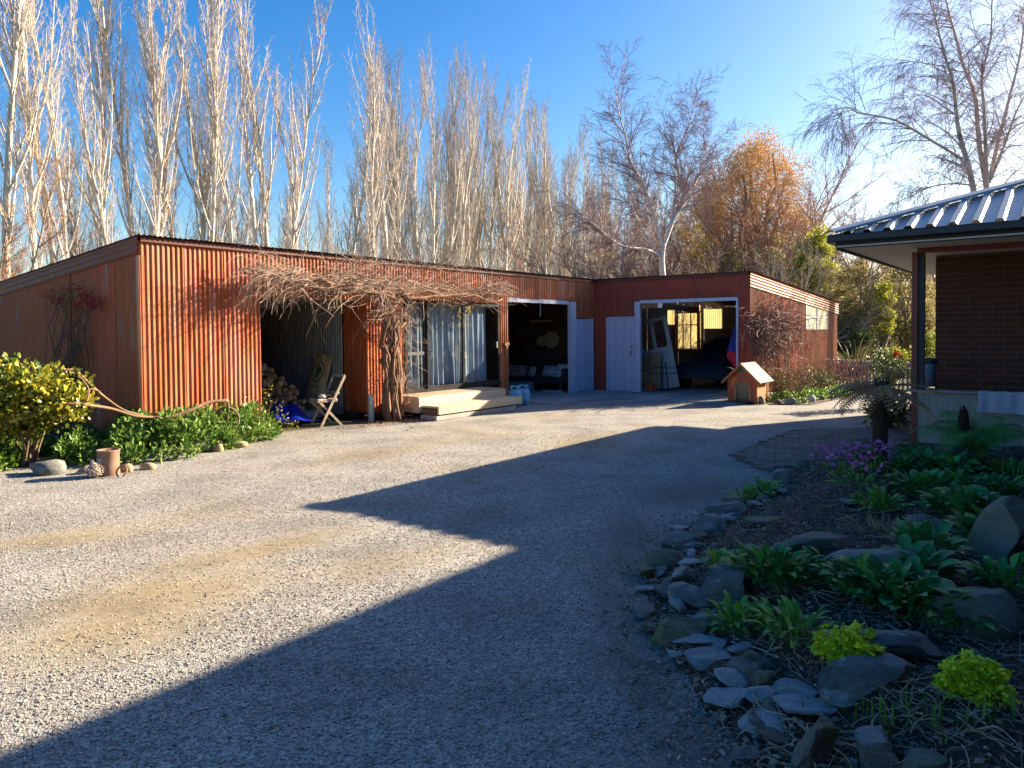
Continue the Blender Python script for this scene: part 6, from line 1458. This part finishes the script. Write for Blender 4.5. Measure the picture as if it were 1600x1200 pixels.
# big weeping birch behind the house
r=np.random.default_rng(62); D=27.0
lim0,paths=limbs_px([([(1527,330),(1522,300),(1512,255),(1500,215),(1494,175),(1490,130),(1474,80),(1462,30),(1440,-40)],[D]*9,.17,.03),
 ([(1545,330),(1540,280),(1530,225),(1524,150),(1508,110),(1494,60),(1478,0),(1470,-60)],[D+.5,D+.5,D+.6,D+.8,D+1,D+1.2,D+1.3,D+1.4],.17,.03),
 ([(1542,290),(1540,230),(1537,160),(1534,120),(1548,60),(1550,0),(1556,-60)],[D+.4,D,D-.4,D-.6,D-.8,D-1,D-1],.11,.02),
 ([(1545,285),(1560,220),(1578,150),(1592,95),(1600,40),(1604,-30)],[D+.5,D+.8,D+1.2,D+1.4,D+1.6,D+1.8],.12,.025),
 ([(1548,280),(1570,225),(1590,170),(1620,120)],[D+.5,D+.2,D-.2,D-.5],.09,.02),
 ([(1520,285),(1506,252),(1480,234),(1443,212),(1405,190),(1375,182),(1340,176),(1323,166),(1312,180),(1305,200)],[D,D-.4,D-.9,D-1.4,D-1.9,D-2.2,D-2.5,D-2.7,D-2.8,D-2.8],.09,.012),
 ([(1512,250),(1495,222),(1470,200),(1440,185),(1428,168)],[D,D+.5,D+.9,D+1.3,D+1.6],.055,.012),
 ([(1494,110),(1470,103),(1440,98),(1420,95),(1393,92)],[D,D-.5,D-1,D-1.4,D-1.8],.04,.01),
 ([(1525,290),(1490,287),(1455,292),(1420,308),(1380,325)],[D,D-.8,D-1.6,D-2.4,D-3],.05,.012),
 ([(1494,180),(1472,165),(1450,150),(1425,148)],[D,D+.8,D+1.3,D+1.8],.045,.012),
 ([(1560,300),(1585,270),(1620,250)],[D+.5,D+1,D+1.5],.05,.015)],r)
G=dress(r,paths,6.0,1.7,.8,[dict(n=5,wander=.10,up=-.02,k=9,t0=.1,ang=.65,lr=.55,rr=.008,rmin=.006),dict(n=4,wander=.08,up=-.22,k=7,t0=.1,ang=.5,lr=.6,rr=.008,rmin=.005),dict(n=2,wander=.06,up=-.5)],.12,.42)
base=at_d(1538,330,D); base[2]=0; off=-base
t=thing('birch_tree','tall weeping birch with drooping twigs above the house roof','tree',base)
mb=MB(); mb.segs(*lim0,8); mb.tube([base,[base[0],base[1],1.5],paths[1][0][0]],[.24,.2,.12],10); mb.tube([[base[0],base[1],1.2],paths[0][0][0]],[.17,.115],8); mb.v=[v+off for v in mb.v]; part('trunk',mb,mat('pinkish_birch_bark',(.58,.50,.46),(.42,.35,.32),2.5,.75,.2,20,.01,stretch=(1,1,4),c3=(.08,.06,.055),s3=2,lo3=.58,hi3=.66),t,smooth=True)
mb=MB(); mb.segs(*G[0],4); mb.segs(*G[1],3); mb.v=[v+off for v in mb.v]; part('branches',mb,TWL,t)
mb=MB(); mb.cones(G[2][0],G[2][1],np.maximum(G[2][2],.0052),3); mb.v=[v+off for v in mb.v]; part('crown',mb,TWL,t)
# multi-stemmed bare trees in several twig colours
def thicket(seed,h,stems,spread,tw,bark,dens=7):
    r=np.random.default_rng(seed); p=r.normal(size=(stems,3))*[.25,.25,0]; d=np.stack([r.normal(size=stems)*spread,r.normal(size=stems)*spread,np.ones(stems)],1)
    G=grow(r,p,d,h*r.uniform(.75,1.05,stems),h*.0082*np.ones(stems),[dict(n=8,wander=.06,up=.03,taper=.12,k=dens+8,t0=.16,ang=.6,lr=.38,rr=.012,rmin=.012),dict(n=5,wander=.08,up=.06,taper=.2,k=dens+2,t0=.12,ang=.6,lr=.45,rr=.009,rmin=.0075),dict(n=3,wander=.1,up=.05,taper=.3,k=7,t0=.1,ang=.65,lr=.5,rr=.012,rmin=.0065),dict(n=1,wander=.05,up=.03)])
    return tree_meshes(G,2,[7,5],2,'bare',bark,tw)
TH_={n_:thicket(*a) for n_,a in dict(pb=(1,8,4,.35,TWB,GREYB,8),pg=(2,7,6,.4,TWG,PALEB,7),or_=(3,9,4,.42,TWO,GREYB,11),gt=(4,6,7,.55,TWG,PALEB,7),rt=(5,7,5,.45,TWB,GREYB,8)).items()}
def bt(px,D,h,kind,href,label,rz=None,grp=None):
    p=at_d(px,515,D); p[2]=0; s_=h/href; a,b=TH_[kind]; return tree_of(a,b,'bare_tree',label,p,rz if rz is not None else random.uniform(0,6.28),s_,grp)
for a_ in ((905,40,8.4,'pb',8,'reddish bare tree left of the birch'),(930,45,9.0,'rt',7,'bare russet tree against the last poplars'),(955,38,8.2,'rt',7,'dull red bare tree behind the birch, on its left'),(980,36,7.2,'pb',8,'low reddish bare tree under the long left limb of the birch'),(1000,44,9.6,'pb',8,'tall reddish bare tree behind the birch trunk'),(1025,39,7.8,'rt',7,'russet bare tree directly behind the birch trunk'),(1055,40,9.4,'rt',7,'bare reddish tree between the birch and the golden conifer'),(1080,37,8.0,'pb',8,'red-brown bare tree right of the birch stems'),(1100,43,10.4,'pb',8,'tall bare reddish tree left of the golden conifer'),(1130,37,8.0,'rt',7,'rust-brown bare tree in front of the golden conifer'),(1165,38,7.6,'pb',8,'red-brown bare tree below the crown of the golden conifer'),
           (1200,51,14.4,'or_',9,'tall bare orange-twigged tree rising behind the golden conifer'),(1246,42,11.6,'or_',9,'pink-orange bare tree on the right flank of the golden conifer'),(1268,40,10.6,'or_',9,'bare orange tree leaning right beside the golden conifer'),(1292,39,8.8,'or_',9,'outermost orange bare tree, ending against open sky'),(1190,34,6.0,'pg',7,'pale-stemmed bare tree above the garage corner'),(1225,31,5.4,'gt',6,'pale many-stemmed bare shrub tree right of the garage corner'),
           (1345,40,9.2,'pb',8,'thin bare tree below the drooping birch branch'),(1395,36,8.4,'pb',8,'bare tree between the house roof and the weeping birch'),(1440,42,9.6,'rt',7,'bare tree behind the ribbed roof'),(1270,33,5.0,'gt',6,'grey-twigged bare tree above the shed end wall'),
           (1395,36,5.6,'pg',7,'bare grey tree behind the picket fence'),(870,46,7.5,'gt',6,'low grey bare tree at the foot of the last poplars'),(1300,40,7.0,'rt',7,'brown bare tree over the bright yellow bushes')):
    bt(a_[0],a_[1],a_[2],a_[3],a_[4],a_[5])
# golden conifer
CONI=mat('russet_conifer_foliage',(.76,.56,.27),(.58,.42,.20),.7,.75,isl=.35,trans=.5); D=47
pc_=at_d(1172,515,D); pc_[2]=0; r=np.random.default_rng(71); t=thing('golden_conifer','big rounded russet-gold conifer towering over the bare trees','tree',pc_)
cen=[]
while len(cen)<300:
    q_=r.normal(size=3); q_/=(np.abs(q_)**3).sum()**(1/3); q_=q_*(.60+.40*r.random()); z=9.1+q_[2]*4.0; x=q_[0]*(3.5 if z>9 else 3.9); y=q_[1]*3.0
    if z<5 or (r.random()<.3 and z<8.5): continue
    cen.append([x,y,z+.7*math.sin(x*1.1+.6)+.3*math.sin(x*2.9)])
cen=np.array(cen); n=24000; k=r.integers(0,len(cen),n); P=cen[k]+r.normal(size=(n,3))*[.42,.42,.5]; d=np.stack([r.normal(size=n)*.55,r.normal(size=n)*.55,-np.ones(n)*r.uniform(.0,1.2,n)],1); d=unit(d)
mb=MB(); mb.cones(P,P+d*r.uniform(.16,.42,n)[:,None],.024,3); part('crown',mb,CONI,t)
part('trunk',sticks(r,(0,0,0),list(cen[:26])+[np.array([0,0,12])],.18,6,.03),GREYB,t,smooth=True)
# evergreen and yellow bushes between them
def blob(px,py,D,w,h,n,size,m,label,name='evergreen_bush',ncl=60,seed=[300]):
    seed[0]+=1; r=np.random.default_rng(seed[0]); p=at_d(px,515,D); p[2]=0; top=at_d(px,py,D)[2]; W_=w*D/FPX/2
    Hh=h*D/FPX if h else top; t=thing(name,label,'shrub',p,0); c=shell(r,ncl,[0,0,top-Hh/2],[W_,W_*.8,Hh/2],.35); c[:,2]=np.maximum(c[:,2],.2)
    part('foliage',clouds(r,n,c,np.full(ncl,W_*.26),size,.55),m,t); part('stems',sticks(r,(0,0,0),c[:12],.05),GREYB,t,smooth=True)
YEL=mat('yellow_green_foliage',(.42,.42,.04),(.22,.26,.04),.9,.55,isl=.35,trans=.3); OLI=mat('olive_foliage',(.27,.25,.075),(.17,.165,.06),.9,.6,isl=.35,trans=.3,isl_c=(.42,.34,.16)); DGR=mat('dark_evergreen_foliage',(.09,.12,.045),(.055,.08,.035),.9,.6,isl=.35,trans=.15)
MUST=mat('mustard_foliage',(.30,.22,.035),(.17,.14,.03),.9,.6,isl=.35,trans=.25)
for a_ in ((1272,348,36,75,130,5200,.16,YEL,'bright yellow-green bush against the sky left of the roof corner'),(1215,365,37,80,0,4200,.15,OLI,'olive bush behind the garage corner'),(1085,335,38,60,0,4200,.15,MUST,'mustard-yellow bush above the garage roof'),(1030,380,42,70,0,3000,.15,OLI,'olive undergrowth bush behind the birch trunk'),(1140,372,41,70,0,3600,.15,OLI,'dull olive bush below the golden conifer'),
    (960,390,47,110,0,3800,.15,OLI,'dark olive bush at the foot of the reddish trees'),(1312,400,33,70,0,6500,.11,OLI,'olive bush mass right of the shed end wall'),(1345,385,31,70,0,8000,.11,OLI,'tall olive bush behind the picket fence'),(1382,420,30,34,120,2600,.11,YEL,'yellow-green sapling glowing behind the fence'),(1420,385,32,80,0,8000,.11,OLI,'tall dull bush under the soffit corner'),(1385,395,34,70,0,7000,.12,OLI,'dull olive bush between the sapling and the soffit'),(1345,505,29,50,0,2600,.11,DGR,'dark evergreen bush behind the flax'),(1316,490,31,36,0,2200,.11,DGR,'dark green bush right against the shed end'),(1450,520,30,60,0,2600,.11,YEL,'yellow-green bush seen between the post and the bricks'),(1452,430,33,60,0,5000,.11,OLI,'olive bush seen past the veranda post'),(1470,400,44,80,0,4000,.14,OLI,'olive bush mostly hidden by the brick wall'),(1395,545,29,60,0,1800,.11,YEL,'low yellow-green bush behind the fence'),(1500,380,48,120,0,4000,.16,OLI,'dull bush behind the house'),(1195,330,43,60,0,3000,.15,DGR,'dark green bush between the conifer and the yellow bush')):
    blob(*a_)
# unseen bushes added beyond the house to block the horizon glow in the door reflections
for i_,(px_,D_) in enumerate(((2050,19),(2150,20),(1950,22),(2080,24),(1860,25),(1980,28),(2250,18),(1800,29))):
    blob(px_,515-5.2*FPX/D_,D_,160,0,2600,.24,DGR,'dark unseen bush '+['nearest','second nearest','tall','broad','leaning','far','low','farthest'][i_]+' of those added to screen the horizon beyond the house')
# reddish shrub beside the left edge, against the sky
r=np.random.default_rng(91); p=gp(2,650)
bt(-8,20,6.2,'or_',9,'orange-twigged bare tree at the left edge beyond the shed roof')
